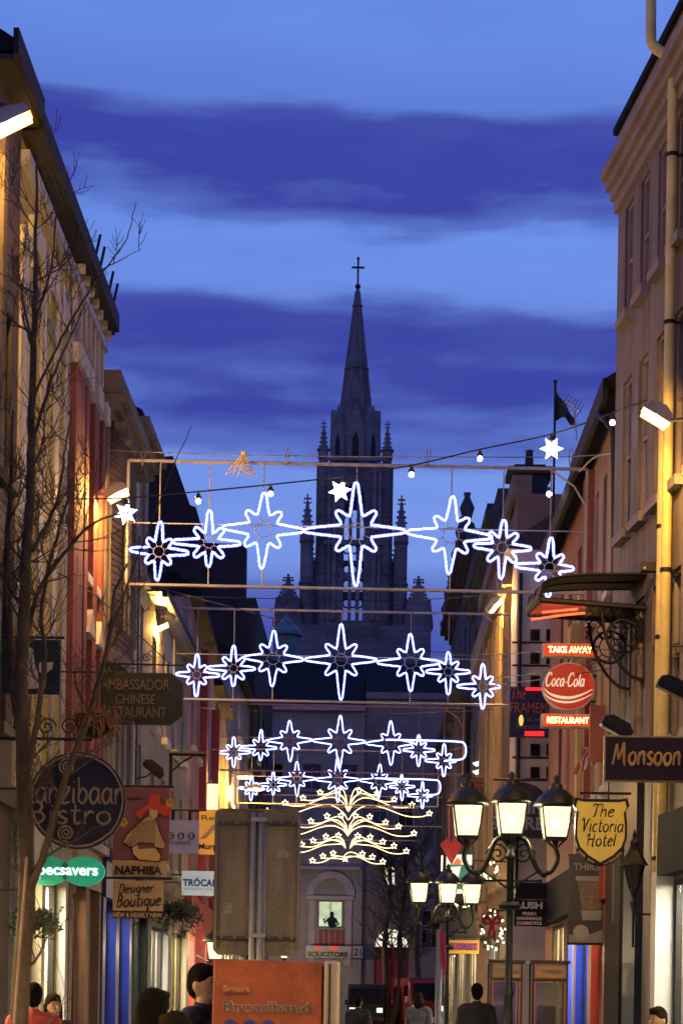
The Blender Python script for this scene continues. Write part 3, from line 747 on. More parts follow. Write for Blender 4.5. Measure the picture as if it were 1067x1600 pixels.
b.part('shop_fascia', redf, [(0, 2.2, 0, .2, 3.05, 3.8)]); b.part('shop_fascia', bluef, [(2.25, L, 0, .2, 3.05, 3.8)])

# --- right 3: red house with the takeaway signs
b = Bld('red_takeaway_house', 'red-washed house carrying the takeaway signs', 'R', RP(32.65), RP(39.3), 10.2, wall=mat('rust_render', (.34,.14,.10), .8, .2, 1.6, .15, streak=1))
L = b.L
ops = [(u,u+.6,z,z+1.9) for u in (.9, 2.4, 3.9) for z in (4.8, 7.5)]
b.walls(ops+[(.5,2.4,.3,3,1.3), (3.0,5.2,.3,3,1.3)])
for p in ops: b.window(*p, cream, pane_lit if p[0] == 2.4 and p[2] < 5 else darkglass, cream)
b.roof(slate, .3, 2.4); b.part('fascia', darkwood, [(0, L, .24, .32, 10.05, 10.35)])
b.shop(.5, 2.4, .3, 3, white_in, tube_white, 1.3, bluef, 1); b.shop(3.0, 5.2, .3, 3, white_in, tube_warm, 1.3, darkwood, 1)
b.part('shop_fascia', mat('black_fascia', (0,0,0)), [(0, L, 0, .2, 3.05, 3.8)])
b.part('yellow_quoin', mat('ochre_paint', (.55,.40,.10), .7, .2, 2), [(.0, .35, 0, .12, 3.9, 8.6)])
b.part('capital', mat('ochre_paint', (0,0,0)), [(-.05, .5, 0, .26, 7.55, 7.85), (-.03, .45, 0, .2, 7.3, 7.549)])

# --- right 4: white house with black windows
b = Bld('white_house', 'white house whose end wall shows square black windows and thin black bands', 'R', RP(41.0, 2.98), RP(42.6, 2.98), 11.0, wall=mat('white_render', (.55,.50,.47), .8, .15, 1.5, .1))
L = b.L
b.walls([(.3,1.3,4.4,6.0)]); b.window(.3,1.3,4.4,6.0, ironblack, darkglass, None)
ew = lambda px, py: (P(px, py, 41).x-b.root.location.x, P(px, py, 41).z)
for k, (ya, yb) in enumerate(((984,1002), (1019,1038), (1056,1074), (1090,1108), (1127,1145), (1163,1182), (1199,1216), (1235,1253))):
    for xa, xb in ((828, 843), (853, 868)):
        p, q = ew(xa, yb), ew(xb, ya)
        w = MB().box(p[0], q[0], -.03, .02, p[1], q[1]).build('window', ironblack, b.root); w.rotation_euler = (0, 0, -b.root.rotation_euler.z)
        MB().box(p[0]+.02, q[0]-.02, -.036, -.0305, p[1]+.02, q[1]-.02).build('pane', darkglass, w)
    p = ew(800, yb+2); q = ew(870, yb+2)
    w = MB().box(p[0], q[0], -.025, .01, p[1]-.02, p[1]+.02).build('string_course', ironblack, b.root); w.rotation_euler = (0, 0, -b.root.rotation_euler.z)
p = ew(812, 1000); w = MB().tube([(p[0], -.05, 3.2), (p[0], -.05, 10.5)], .035, 8).build('downpipe', ironblack, b.root); w.rotation_euler = (0, 0, -b.root.rotation_euler.z)
b.roof(mat('purple_slate', (.05,.037,.046), .7, .3, 3, .3), .25, 2.4)

# --- right 5: house with gilded pilasters under a floodlight
ochre = mat('ochre_stone', (.42,.30,.16), .75, .22, 2, .2, streak=1)
b = Bld('ochre_pilaster_house', 'ochre house with tall fluted pilasters lit by a floodlight', 'R', RP(42.65, 3.08), RP(56, 3.08), 12.6, wall=mat('brown_render', (.20,.13,.10), .8, .2, 1.5, .15))
L = b.L
ops = [(u,u+1.0,z,z+2.2) for u in (1.4, 5.0) for z in (4.6, 8.2)]
b.walls(ops+[(.8,4.0,.3,3.2,1.3), (4.8,8.2,.3,3.2,1.3)])
for p in ops: b.window(*p, cream, darkglass, cream)
for u in (.5, 1.7, 3.0, 3.9, 4.6, 6.6, 7.8, 9.2):
    pl_ = b.part('pilaster', ochre, [(u-.2, u+.2, 0, .22, 4.1, 10.6)])
    b.part('fluting', ochre, [(u-.15+k*.1, u-.1+k*.1, .22, .25, 4.3, 10.4) for k in range(4)], pl_)
b.part('entablature', bstone, [(0, L, 0, .32, 10.62, 11.3)])
b.part('parapet', bstone, [(0, L, -.3, .12, 12.6, 13.0)])
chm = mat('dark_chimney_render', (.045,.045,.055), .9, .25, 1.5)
ch = b.part('chimney', chm, [(1.2, 2.0, -.75, .05, 12.5, 13.35)])
b.part('cap', chm, [(1.1, 2.1, -.85, .15, 13.35, 13.5), (1.25, 1.95, -.7, .0, 13.5, 13.58)], ch)
m = MB(); m.lathe([(.1,0),(.08,.35),(.1,.37)], 8, (1.5, -b.o*.35, 13.58)); m.build('chimney_pot', chm, ch)
b.shop(.8, 4.0, .3, 3.2, mat('amber_shop_wall', (0,0,0)), tube_warm, 1.3, darkwood, 2); b.shop(4.8, 8.2, .3, 3.2, white_in, tube_white, 1.3, darkwood, 2)

# --- right 6 and 7: dark stone houses at the far end
dstone = mat('dark_blue_stone', (.075,.072,.085), .85, .25, 1.2, .3)
b = Bld('dark_stone_house', 'dark stone house with a block parapet right of the church tower', 'R', RP(56.05), RP(70), 15.4, back=9, wall=dstone)
L = b.L
ops = [(u,u+1.1,z,z+2.4) for u in (1.5, 4.6, 7.8, 11) for z in (4.6, 8.4, 12)]
b.walls(ops+[(1,6,.4,3.3,1.3), (7.4,13,.4,3.3,1.3)])
for p_, q_ in ((1,6), (7.4,13)): b.shop(p_, q_, .4, 3.3, white_in, tube_warm, 1.3, darkwood, 2)
for p in ops: b.window(*p, darkwood, darkglass, dstone)
b.cornice(15.0, [(.2,.12), (.2,.25), (.2,.4)], dstone)
b.part('parapet_block', chm, [(4.5, 6.0, -1.2, .1, 15.62, 16.9)])
b.part('parapet', dstone, [(0, L, -.3, .06, 15.61, 16.2)])
b = Bld('columned_stone_house', 'dim classical stone house with columns and carved cornice at the street end', 'R', RP(70.05), RP(90), 18.4, back=10, wall=dstone)
L = b.L
ops = [(u,u+1.3,z,z+2.8) for u in (1.5, 5.2, 9, 12.8, 16.5) for z in (5, 9.2, 13.2)]
b.walls(ops+[(2,8,.4,3.5,1.3), (11,18,.4,3.5,1.3)])
for p_, q_ in ((2,8), (11,18)): b.shop(p_, q_, .4, 3.5, white_in, tube_warm, 1.3, darkwood, 2)
for p in ops: b.window(*p, darkwood, darkglass, dstone)
b.cornice(12.2, [(.2,.15), (.25,.4), (.2,.7)], dstone, name='main_cornice'); b.cornice(17.8, [(.2,.12), (.2,.3), (.25,.5)], dstone)
for u in (.6, 4.2, 8, 11.8, 15.6, 19):
    m = MB(); m.lathe([(.38,0),(.38,.2),(.3,.3),(.27,6.6),(.4,6.8),(.4,7.0)], 12, (u, b.o*.3, 5.0)); m.build('column', dstone, b.root, True)
    m = MB(); m.lathe([(.3,0),(.3,.2),(.15,.35),(.28,.8),(.1,1.2),(.14,1.35)], 10, (u, b.o*.25, 18.46)); m.build('roof_urn', dstone, b.root, True)

# ------------------------------------------------------------------ buildings closing the street
def closing(name, label, x0, x1, y, H, depth, wall): 
    bb = Bld(name, label, 'R', (x0, y), (x1, y), H, depth, wall)
    bb.o = -1                                   # its front faces back down the street
    return bb
greys = mat('grey_ashlar', (.33,.28,.26), .85, .22, 1.0, .3)
greyplain = mat('plain_grey_gable', (.215,.185,.165), .9, .15, .7)
EY = 106.0
ex = lambda px: un(px, 1400)[0]*EY/F
ez = lambda py: CZ+(HY-py)*EY/F
b = closing('ashlar_office_building', 'grey stone office building closing the street with the lit arched window', ex(345), ex(566), EY, ez(1112), 9, greys)
L = b.L; uu = lambda px: ex(px)-ex(345)
ops = [(uu(497), uu(536), ez(1450), ez(1408), .35), (uu(430), uu(462), ez(1478), ez(1390), .35), (uu(380), uu(408), ez(1478), ez(1390), .35),
       (uu(468), uu(500), ez(1235), ez(1195), .3), (uu(405), uu(440), ez(1235), ez(1195), .3), (uu(530), uu(556), ez(1235), ez(1195), .3)]
b.walls(ops)
for i, p in enumerate(ops):
    b.window(*p[:4], darkwood if i == 0 else cream, pane_green if i == 0 else darkglass, greys, reveal=p[4], bars=(1, 0) if i == 0 else (1, 1))
# round-headed surround of the lit window
c = (uu(497)+uu(536))/2; w2 = (uu(540)-uu(493))/2; n = 12
stone2 = mat('pale_purple_stone', (.42,.36,.35), .8, .2, 1.5, .2)
b.part('window_surround', stone2, [(c-w2-.35, c-w2, 0, .14, ez(1510), ez(1408)), (c+w2, c+w2+.35, 0, .14, ez(1510), ez(1408)), (c-w2-.45, c+w2+.45, 0, .18, ez(1407), ez(1401))])
ring = [(c+(w2+.5)*math.cos(math.pi*i/n), ez(1400)+(w2+.5)*math.sin(math.pi*i/n)) for i in range(n+1)]
inn = [(c+(w2+.1)*math.cos(math.pi*i/n), ez(1400)+(w2+.1)*math.sin(math.pi*i/n)) for i in range(n, -1, -1)]
MB().prism(ring+inn, 0, -.16, 'y').build('arch', stone2, b.root)
for k in range(5): b.part('red_slat', crim, [(uu(499)+k*.30, uu(499)+k*.30+.2, .0, .06, ez(1479), ez(1454))])
# a figure against the lit window, its backlit shade put into one dark colour
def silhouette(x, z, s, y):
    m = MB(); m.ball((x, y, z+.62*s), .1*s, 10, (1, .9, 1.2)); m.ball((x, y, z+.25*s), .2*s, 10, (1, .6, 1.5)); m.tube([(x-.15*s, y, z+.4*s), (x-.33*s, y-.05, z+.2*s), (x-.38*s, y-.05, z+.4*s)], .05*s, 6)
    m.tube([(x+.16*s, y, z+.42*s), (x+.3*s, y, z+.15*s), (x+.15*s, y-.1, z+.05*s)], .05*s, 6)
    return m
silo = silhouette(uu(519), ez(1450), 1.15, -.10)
pm = silo.build('person', mat('silhouette_dark', (.02,.02,.024), .9, .2, 4)); pm.location = b.root.location
tag(pm, 'person coloured dark all over as a silhouette against the greenish lit window', 'person')
sme = MB().box(.012, .738, -.045, 0, .012, .408).mesh('stone'); sme2 = MB().box(.012, .358, -.045, 0, .012, .408).mesh('stone')
blk_ = mat('ashlar_block', (.36,.31,.285), .85, .3, 1.4, .35)
for r in range(13):
    z = ez(1512)+.42*r
    u = uu(430)+(.0 if r % 2 else -.375)
    while u < L-.1:
        w_ = .75 if u+.75 < L else .37
        if not any(u < p[1]+.75 and u+w_ > p[0]-.75 and z < p[3]+1.6 and z+.42 > p[2]-1.2 for p in ops[:1]) and not any(u < p[1] and u+w_ > p[0] and z < p[3] and z+.42 > p[2] for p in ops) and u+w_ <= L+.02:
            st_ = link('stone', sme if w_ > .5 else sme2, blk_, b.root); st_.location = (u, random.uniform(-.006, .006), z)
        u += w_
for i in range(0):
    z = ez(1560)+i*1.55
    b.part('string_course', greys, [(0, L, 0, .05, z, z+.06)]) if i not in (2, 3) else None
b.part('eaves_cornice', stone2, [(0, L, 0, .35, ez(1112), ez(1106))])
b.part('sill_course', stone2, [(uu(440), uu(562), 0, .22, ez(1360), ez(1355))])
b.prof('roof', slate, [(.3, ez(1105)), (-4.5, ez(1012)), (-9, ez(1105))], 0, L)
b = closing('red_doored_building', 'dark stone building closing the street with the big red door and glowing fanlight', ex(567), ex(800), EY+.4, ez(1090), 9, mat('dark_ashlar', (.24,.20,.195), .85, .22, 1.0, .3))
L = b.L; uu = lambda px: ex(px)-ex(567)
dx0, dx1 = uu(586), uu(640)
ops = [(dx0, dx1, 0.0, ez(1480), .4), (uu(598), uu(618), ez(1382), ez(1352), .3), (uu(626), uu(632), ez(1382), ez(1352), .3), (uu(660), uu(690), ez(1480), ez(1420), .3), (uu(700), uu(730), ez(1480), ez(1420), .3), (uu(620), uu(645), ez(1290), ez(1240), .3), (uu(580), uu(604), ez(1290), ez(1240), .3)]
b.walls(ops)
for i, p in enumerate(ops[1:]): b.window(*p[:4], cream, pane_bright if i < 2 else darkglass, None, reveal=p[4])
c = (dx0+dx1)/2; r = (dx1-dx0)/2
dr = b.part('door', mat('deep_red_door', (.20,.012,.012), .4, .25, 2), [(dx0+.02, c-.02, -.3, -.22, .05, ez(1481)), (c+.02, dx1-.02, -.3, -.22, .05, ez(1481))])
b.part('panel', crim, [(dx0+.15, c-.2, -.22, -.19, .3, 1.6), (c+.2, dx1-.15, -.22, -.19, .3, 1.6), (dx0+.15, c-.2, -.22, -.19, 1.9, 3.6), (c+.2, dx1-.15, -.22, -.19, 1.9, 3.6)], dr)
b.part('handle', steel, [(c+.06, c+.12, -.22, -.14, 1.2, 1.4)], dr)
MB().prism([(c+r*math.cos(math.pi*i/14), ez(1479)+r*1.1*math.sin(math.pi*i/14)) for i in range(15)], .0, -.05, 'y').build('fanlight', pane_bright, b.root)
fl = MB()
for a_ in (30, 60, 90, 120, 150): fl.tube([(c, -.07, ez(1479)), (c+r*math.cos(rad(a_)), -.07, ez(1479)+r*1.1*math.sin(rad(a_)))], .03, 4)
for q in (.5, .98): fl.tube([(c+r*q*math.cos(math.pi*i/14), -.07, ez(1479)+r*1.1*q*math.sin(math.pi*i/14)) for i in range(15)], .03, 4)
fl.build('fanlight_bars', ironblack, b.root)
b.part('roof_parapet', b.wall, [(0, L, -.3, .2, ez(1090), ez(1080))])
o = b.prof('roof', slate, [(.0, ez(1080)+.01), (-4.5, ez(1012)), (-9, ez(1080)+.01)], 0, L)
# copper cupola on the office roof
cu_ = thing('copper_cupola', 'small green copper cupola on the office roof left of the church', 'cupola', P(447, 1012, 112))
m = MB(); m.lathe([(.75,-1.5),(.75,.6),(.95,.65),(.95,.8),(.7,1.1),(.35,1.5),(.1,1.8),(.05,2.4)], 8); m.build('dome', mat('verdigris', (.10,.20,.20), .6, .25, 2), cu_)
m = MB(); m.lathe([(.02,2.4),(.02,3.0)], 6); m.build('finial', ironblack, cu_)

# ------------------------------------------------------------------ the church
CD = 150.0; cs = CD/F
def masonry(name, col, bw=1.1, bh=.5, var=.35):
    m, b_, nt = _princ(name); N, L_ = nt.nodes, nt.links
    tc = N.new('ShaderNodeTexCoord'); sp_ = N.new('ShaderNodeSeparateXYZ'); L_.new(tc.outputs['Object'], sp_.inputs[0])
    ad = N.new('ShaderNodeMath'); ad.operation = 'ADD'; L_.new(sp_.outputs[0], ad.inputs[0]); L_.new(sp_.outputs[1], ad.inputs[1])
    cb = N.new('ShaderNodeCombineXYZ'); L_.new(ad.outputs[0], cb.inputs[0]); L_.new(sp_.outputs[2], cb.inputs[1])
    br = N.new('ShaderNodeTexBrick'); L_.new(cb.outputs[0], br.inputs[0]); br.inputs['Scale'].default_value = 1
    br.inputs['Brick Width'].default_value = bw; br.inputs['Row Height'].default_value = bh; br.inputs['Mortar Size'].default_value = .035
    br.inputs['Color1'].default_value = (*[c*(1+var*.4) for c in col], 1); br.inputs['Color2'].default_value = (*[c*(1-var) for c in col], 1); br.inputs['Mortar'].default_value = (*[c*.75 for c in col], 1)
    n = N.new('ShaderNodeTexNoise'); n.inputs['Scale'].default_value = .35; n.inputs['Detail'].default_value = 6; L_.new(tc.outputs['Object'], n.inputs[0])
    r = N.new('ShaderNodeValToRGB'); r.color_ramp.elements[0].position = .35; r.color_ramp.elements[0].color = (.45,.45,.48,1); r.color_ramp.elements[1].position = .65
    L_.new(n.outputs[0], r.inputs[0]); mx = N.new('ShaderNodeMixRGB'); mx.blend_type = 'MULTIPLY'; mx.inputs[0].default_value = 1
    L_.new(br.outputs[0], mx.inputs[1]); L_.new(r.outputs[0], mx.inputs[2]); L_.new(mx.outputs[0], b_.inputs['Base Color']); b_.inputs['Roughness'].default_value = .9
    bp = N.new('ShaderNodeBump'); bp.inputs['Strength'].default_value = .5; bp.inputs['Distance'].default_value = .05; L_.new(br.outputs[1], bp.inputs['Height']); bp.invert = True; L_.new(bp.outputs[0], b_.inputs['Normal'])
    MATS[name] = m
    return m
cstone = masonry('limestone', (.20,.198,.215), var=.22)
cstone2 = mat('dressed_limestone', (.23,.225,.245), .85, .35, .8, .2, fine=8)
tw = P(551, 960, CD)
church = thing('church_tower', 'gothic limestone church tower with tall octagonal spire rising behind the street', 'church', (tw.x, CD-4, 0))
def wx(px, py): return un(px, py)[0]*cs-tw.x
def wz(py): return CZ+(HY-py)*cs
def half(pxw): return pxw*cs/2
def pinnacle(x, y, z0, z1, w, nm='pinnacle'):
    h = z1-z0; m = MB()
    m.lathe([(w*.5,0),(w*.5,h*.18),(w*.62,h*.19),(w*.62,h*.23),(w*.36,h*.24),(w*.10,h*.82),(w*.05,h*.84)], 8, (x, y, z0), math.pi/8)
    for k in range(4):
        zz = z0+h*(.30+.12*k); q = w*(.36-.26*(.06+.12*k)/.58)
        for a in range(4):
            m.ball((x+math.cos(a*math.pi/2)*q*1.15, y+math.sin(a*math.pi/2)*q*1.15, zz), w*.085, 6)
    m.box(x-w*.05, x+w*.05, y-w*.05, y+w*.05, z0+h*.82, z1); m.box(x-w*.24, x+w*.24, y-w*.055, y+w*.055, z0+h*.90, z0+h*.935)
    m.ball((x, y, z0+h*.82), w*.13, 6); m.ball((x, y, z1), w*.07, 6)
    for a in range(4): m.ball((x+math.cos(a*math.pi/2)*w*.2, y+math.sin(a*math.pi/2)*w*.2, z0+h*.83), w*.07, 6)
    return m.build(nm, cstone2, church)
def pier(x, y, z0, z1, w):
    m = MB(); h = z1-z0
    pr = [(w*.54,0)]; 
    for k in range(3):
        q = z0 and h*(k+1)/3
        pr += [(w*.54-.02*k, q-.25), (w*.62-.02*k, q-.2), (w*.62-.02*k, q-.05), (w*.52-.02*k, q)]
    m.lathe(pr, 8, (x, y, z0), math.pi/8); return m.build('corner_pier', cstone, church)
cw = half(113)                                   # upper stage half width
# lower stage and porch
low = MB(); low.box(-half(235), half(235), -2, 12, 0, wz(1000)); low.build('west_front', cstone, church)
for sx in (-1, 1):
    px = -half(197) if sx < 0 else half(197)
    m = MB(); m.prism([(px-1.1, wz(1000)), (px+1.1, wz(1000)), (px+.9, wz(965)), (px, wz(950)), (px-.9, wz(965))], -2, 0, 'y'); m.build('turret_base', cstone, church)
    pinnacle(px, -1, wz(968), wz(922), 1.6)
    bx = sx*half(142)
    pier(bx, -1.0, wz(1060), wz(868), half(22)*1.9); pinnacle(bx, -1.0, wz(870), wz(800), 1.15)
    pier(bx, 9.0, wz(1060), wz(868), half(22)*1.9); pinnacle(bx, 9.0, wz(870), wz(806), 1.15)
    bx = sx*half(97)
    pier(bx, 0.2, wz(1000), wz(735), half(15)*2.0); pinnacle(bx, 0.2, wz(737), wz(680), .85)
    pier(bx, 7.8, wz(1000), wz(735), half(15)*2.0); pinnacle(bx, 7.8, wz(737), wz(686), .85)
# belfry walls front and back, with a tall open traceried window through both
def belfry(y0, y1):
    m = MB(); ow = half(31); zt = wz(745); z0 = wz(1000); zs = wz(985); za = wz(800)
    W_ = half(97)
    m.box(-W_, -ow, y0, y1, z0, zt); m.box(ow, W_, y0, y1, z0, zt); m.box(-ow, ow, y0, y1, z0, zs)
    n = 8
    arch = [(-ow, za)]+[(-ow+ow*(1-math.cos(math.pi/2*i/n)), za+ow*1.5*math.sin(math.pi/2*i/n)) for i in range(1, n+1)]
    arch += [(-x, z) for x, z in arch[-2::-1]]
    m.prism(arch+[(ow, zt), (-ow, zt)], y0, y1, 'y')
    o = m.build('belfry_wall', cstone, church)
    t = MB(); ym = (y0+y1)/2
    for x in (-ow*.36, ow*.42): t.box(x-.13, x+.13, ym-.2, ym+.2, zs, za+.4)
    for zb, ht in ((wz(922), .55), (wz(868), .35)): t.box(-ow, ow, ym-.22, ym+.22, zb, zb+ht)
    for zb in (wz(922)-.0, wz(868)):
        for k in range(3):
            xx = -ow*.68+k*ow*.68
            t.tube([(xx+.27*math.cos(a_*math.pi/6), ym, zb-.32+.34*math.sin(a_*math.pi/6)) for a_ in range(12)], .07, 5, True)
    t.build('tracery', cstone2, church)
    s = MB()
    for zb in (wz(1000)+.1, wz(870), wz(742)): MB().box(-W_-.12, W_+.12, y0-.14, y0+.1, zb, zb+.28).build('string_course', cstone2, church)
belfry(0, 1.0); belfry(7, 8.0)
for sx in (-1, 1):
    m = MB(); m.box(sx*half(97)-.5, sx*half(97)+.5, 1.0, 2.6, wz(1000), wz(745)); m.box(sx*half(97)-.5, sx*half(97)+.5, 5.4, 7.0, wz(1000), wz(745)); m.build('side_wall', cstone, church)
    m = MB()
    for k in range(3): m.box(sx*half(60)-.16+k*.0, sx*half(60)+.16, -.12-.04*k, .02, wz(985), wz(760)+k*.3)
    m.box(sx*half(76)-.12, sx*half(76)+.12, -.1, .02, wz(985), wz(750))
    m.build('wall_shaft', cstone2, church)
# octagonal lantern with gables
R8 = half(74)/math.cos(math.pi/8)
m = MB(); m.lathe([(R8,wz(748)),(R8,wz(690)),(R8*1.03,wz(689)),(R8*1.03,wz(686)),(R8*.95,wz(684)),(half(50)/math.cos(math.pi/8),wz(640))], 8, (0, 4, 0), math.pi/8); m.build('lantern', cstone, church)
for k in range(8):
    a = k*math.pi/4; rr = half(74); gwid = half(27)
    m = MB(); m.prism([(-gwid, wz(735)), (gwid, wz(735)), (gwid, wz(690)), (gwid*.6, wz(662)), (0, wz(641)), (-gwid*.6, wz(662)), (-gwid, wz(690))], -rr-.10, -rr+.9, 'y')
    g_ = m.build('lantern_gable', cstone2 if k % 2 else cstone, church); g_.location = (0, 4, 0); g_.rotation_euler = (0, 0, a+math.pi/8*0)
    m = MB(); m.prism([(-gwid*.35, wz(733)), (gwid*.35, wz(733)), (gwid*.35, wz(697)), (0, wz(684)), (-gwid*.35, wz(697))], -rr-.12, -rr-.06, 'y')
    l_ = m.build('louvre', mat('dark_louvre', (.03,.03,.035), .9, .2, 3), church); l_.location = (0, 4, 0); l_.rotation_euler = (0, 0, a)
k8 = 1/math.cos(math.pi/8)
pr = [(half(50)*k8, wz(655)), (half(47)*k8, wz(640)), (half(35)*k8, wz(580)), (half(38)*k8, wz(579.5)), (half(38)*k8, wz(577)), (half(34)*k8, wz(576.5)), (half(12)*k8, wz(480)), (half(16)*k8, wz(479)), (half(16)*k8, wz(477)), (half(11)*k8, wz(476)), (half(3.4)*k8, wz(447))]
m = MB(); m.lathe(pr, 8, (0, 4, 0), math.pi/8); m.build('spire', cstone, church)
m = MB()
for k in range(8):
    a = k*math.pi/4+math.pi/8
    m.tube([(half(47)*k8*math.cos(a), 4+half(47)*k8*math.sin(a), wz(640)), (half(5)*k8*math.cos(a), 4+half(5)*k8*math.sin(a), wz(455))], .09, 5)
m.build('spire_rib', cstone2, church)
m = MB(); m.box(-.07, .07, 3.93, 4.07, wz(450), wz(403)); m.box(-half(20), half(20), 3.94, 4.06, wz(418.5), wz(416)); m.ball((0, 4, wz(447)), .22, 8); m.ball((0, 4, wz(403)), .12, 6); m.build('cross', ironblack, church)

# ------------------------------------------------------------------ star garlands over the street
core_w = emit('white_rope_light', (.62,.70,1.0), 2.6)
jack_b = sheath('blue_halo_jacket', (.14,.18,1.0), .75, .5)  # jacket emission stands in for the blue halo round the rope
core_g = emit('gold_rope_light', (1.0,.72,.36), 1.5)
jack_g = sheath('gold_rope_jacket', (1.0,.50,.13), .20, .40)
frame_m = mat('painted_steel_frame', (.36,.34,.36), .5, .2, 5, metal=.3)
frame_r = mat('reddish_steel_frame', (.36,.17,.15), .5, .2, 5, metal=.2)
def star_path(top, bot, left, right, dg, inner):
    Ls = [top, dg, right, dg, bot, dg, left, dg]; pts = []
    for k in range(8):
        a = math.pi/2-k*math.pi/4; c, s = math.cos(a), math.sin(a); Lk = Ls[k]
        tw_ = .028 if k % 2 == 0 else .038
        bw = inner*.40
        pc, ps = -s, c
        for q, wv in ((inner*.98, bw), (Lk*.62, (bw+tw_)*.52), (Lk, tw_)): pts.append((c*q+pc*wv, s*q+ps*wv))
        for q, wv in ((Lk, -tw_), (Lk*.62, -(bw+tw_)*.52), (inner*.98, -bw)): pts.append((c*q+pc*wv, s*q+ps*wv))
    return pts
SC = .0098
STARS = [(250,860,45,45,45,48,28,15), (328,845,50,37,56,48,31,15), (412,822,59,60,64,64,38,23), (557,822,76,83,80,77,45,24), (705,825,62,62,72,64,38,23), (786,843,43,49,46,46,30,15), (860,873,48,47,55,37,29,15)]
def garland(label, px, py, d, extra=False, fm=frame_m):
    """px,py: photo position of the frame's top left corner"""
    k = (d/F)/SC                                  # photo scale of this one against the nearest
    base = P(px, py, d)
    t = thing('star_garland', label, 'street decoration', base, group='star garlands hung across the street')
    t.rotation_euler = (0, rad(.25), 0)
    W_, H_ = 716*SC, 194*SC
    m = MB()
    r = .026
    def bar(x0, z0, x1, z1, rr=r): m.tube([(x0,0,z0),(x1,0,z1)], rr, 6)
    bar(0,0,W_,0); bar(0,-H_,W_,-H_); bar(0,0,0,-H_); bar(W_,0,W_,-H_)
    m.tube([(0,.02,-97*SC),(W_,.02,-97*SC)], .011, 5)
    m.build('frame', fm, t)
    m = MB()
    for x in (520, 690, 716): pass
    m.tube([(W_-60*SC, -.01, 0), (W_-20*SC, -.03, -28*SC), (W_, -.01, -60*SC)], .016, 5); m.build('corner_brace', fm, t)
    for (sx, sy, *q) in STARS:
        x, z = (sx-200)*SC, -(sy-718)*SC
        q = [v*SC*random.uniform(.96,1.04) for v in q]; tw2 = rad(random.uniform(-2.2,2.2)); ct, sn = math.cos(tw2), math.sin(tw2)
        pts = [(x+a*ct-b_*sn, -.03+.02*a, z+a*sn+b_*ct) for a, b_ in star_path(q[0], q[1], q[2], q[3], q[4], q[5])]
        pts = resample(smooth_path(pts, 2, True), .032, True)
        pts = [p+Vector((random.uniform(-.0035,.0035), 0, random.uniform(-.0035,.0035))) for p in pts]
        st = MB().tube(pts, .0095, 6, True, .5).build('star', core_w, t)
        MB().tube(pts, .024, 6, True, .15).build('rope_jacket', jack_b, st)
        h = MB(); ri = q[5]*.55
        h.tube([(x+ri*math.cos(a_*math.pi/8), -.01, z+ri*math.sin(a_*math.pi/8)) for a_ in range(16)], .007, 4, True)
        for a_ in range(8):
            c, s = math.cos(a_*math.pi/4+.35), math.sin(a_*math.pi/4+.35)
            h.tube([(x+ri*c, -.01, z+ri*s), (x+q[5]*1.15*c, -.01, z+q[5]*1.15*s)], .006, 4)
        h.build('hub_ring', fm, st)
        MB().tube([(x, 0, z+q[0]), (x, 0, 0)], .011, 5).build('hanger', fm, st)
        if -H_ < z-q[1]-.02: MB().tube([(x, 0, z-q[1]), (x, 0, -H_)], .011, 5).build('hanger', fm, st)
    if extra:
        x0 = (690-200)*SC; z0 = -97*SC
        pth = [(x0,-.04,z0),(W_-.12,-.04,z0),(W_+.05,-.04,z0-.06),(W_+.08,-.04,z0-.35),(W_,-.04,z0-.52),(W_-.35,-.04,z0-.55),((860-200)*SC,-.04,-(873-718)*SC)]
        pth = resample(smooth_path(pth, 3), .032)
        lp = MB().tube(pth, .0125, 6, False, .45).build('loose_rope_light', core_w, t)
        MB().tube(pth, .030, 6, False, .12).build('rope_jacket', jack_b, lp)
    return t
garland('white star garland, the nearest and largest of the four', 201, 719, 30.0)
garland('white star garland, second from the front', 273, 950, 41.0)
garland('white star garland, third from the front with a looped rope light at its right end', 340, 1099, 55.8, True, frame_r)
garland('white star garland, farthest and lowest, just above the gold fountain', 372, 1170, 68.5, True)

# gold fountain of light
FD = 76.0; fs = FD/F
base = P(543, 1352, FD)
ft = thing('gold_light_fountain', 'gold rope light fountain of curling strands with little stars', 'street decoration', base)
z8 = lambda x, y: ((520+x/3.81-543)*fs, -(1200+y/3.81-1352)*fs)
tiers = [((90,262), [(150,135),(258,150),(360,185),(465,215)]), ((90,312), [(570,265)]), ((85,410), [(130,285),(215,290),(310,322),(388,345),(480,385)]),
         ((100,482), [(145,405),(220,412),(295,438),(362,462),(437,492)]), ((60,560), [(175,512),(235,530),(297,557)])]
core = MB(); jack = MB()
def strand(p0, p1, mirror):
    (x0, z0), (x1, z1) = p0, p1
    w = x1-x0
    rise = max(0, z1-z0)
    sag = .12*abs(w)
    pts = [(x0, z0), (x0+w*.07, z0+.16+rise*.5), (x0+w*.22, z1+.11+.05*w), (x0+w*.42, z1+.10+.03*w), (x0+w*.70, z1-.035*w), (x0+w*.9, z1-.03*w-.04), (x1-.07, z1-.05)]
    if w < 1.0: pts = [(x0, z0), (x0+w*.3, z0+(z1-z0)*.55), (x1, z1-.08)]
    pts = [((-x if mirror else x), 0, z) for x, z in pts]
    pp = resample(catmull(pts, 6), .06)
    core.tube(pp, .0125, 5, False, .3); jack.tube(pp, .024, 5)
    sp = []
    for k in range(10):
        a = math.pi/2+k*math.pi/5; r_ = .125 if k % 2 == 0 else .06
        sp.append(((-x1 if mirror else x1)+r_*math.cos(a), 0, z1+r_*math.sin(a)))
    MB().tube(sp, .015, 5, True).build('star_tip', core_g, ft)
for (bx_, by_), ends in tiers:
    p0 = z8(bx_, by_)
    for e in ends:
        p1 = z8(*e)
        strand(p0, p1, False); strand((max(p0[0], .0), p0[1]), p1, True)
ft['label'] = ft['label']
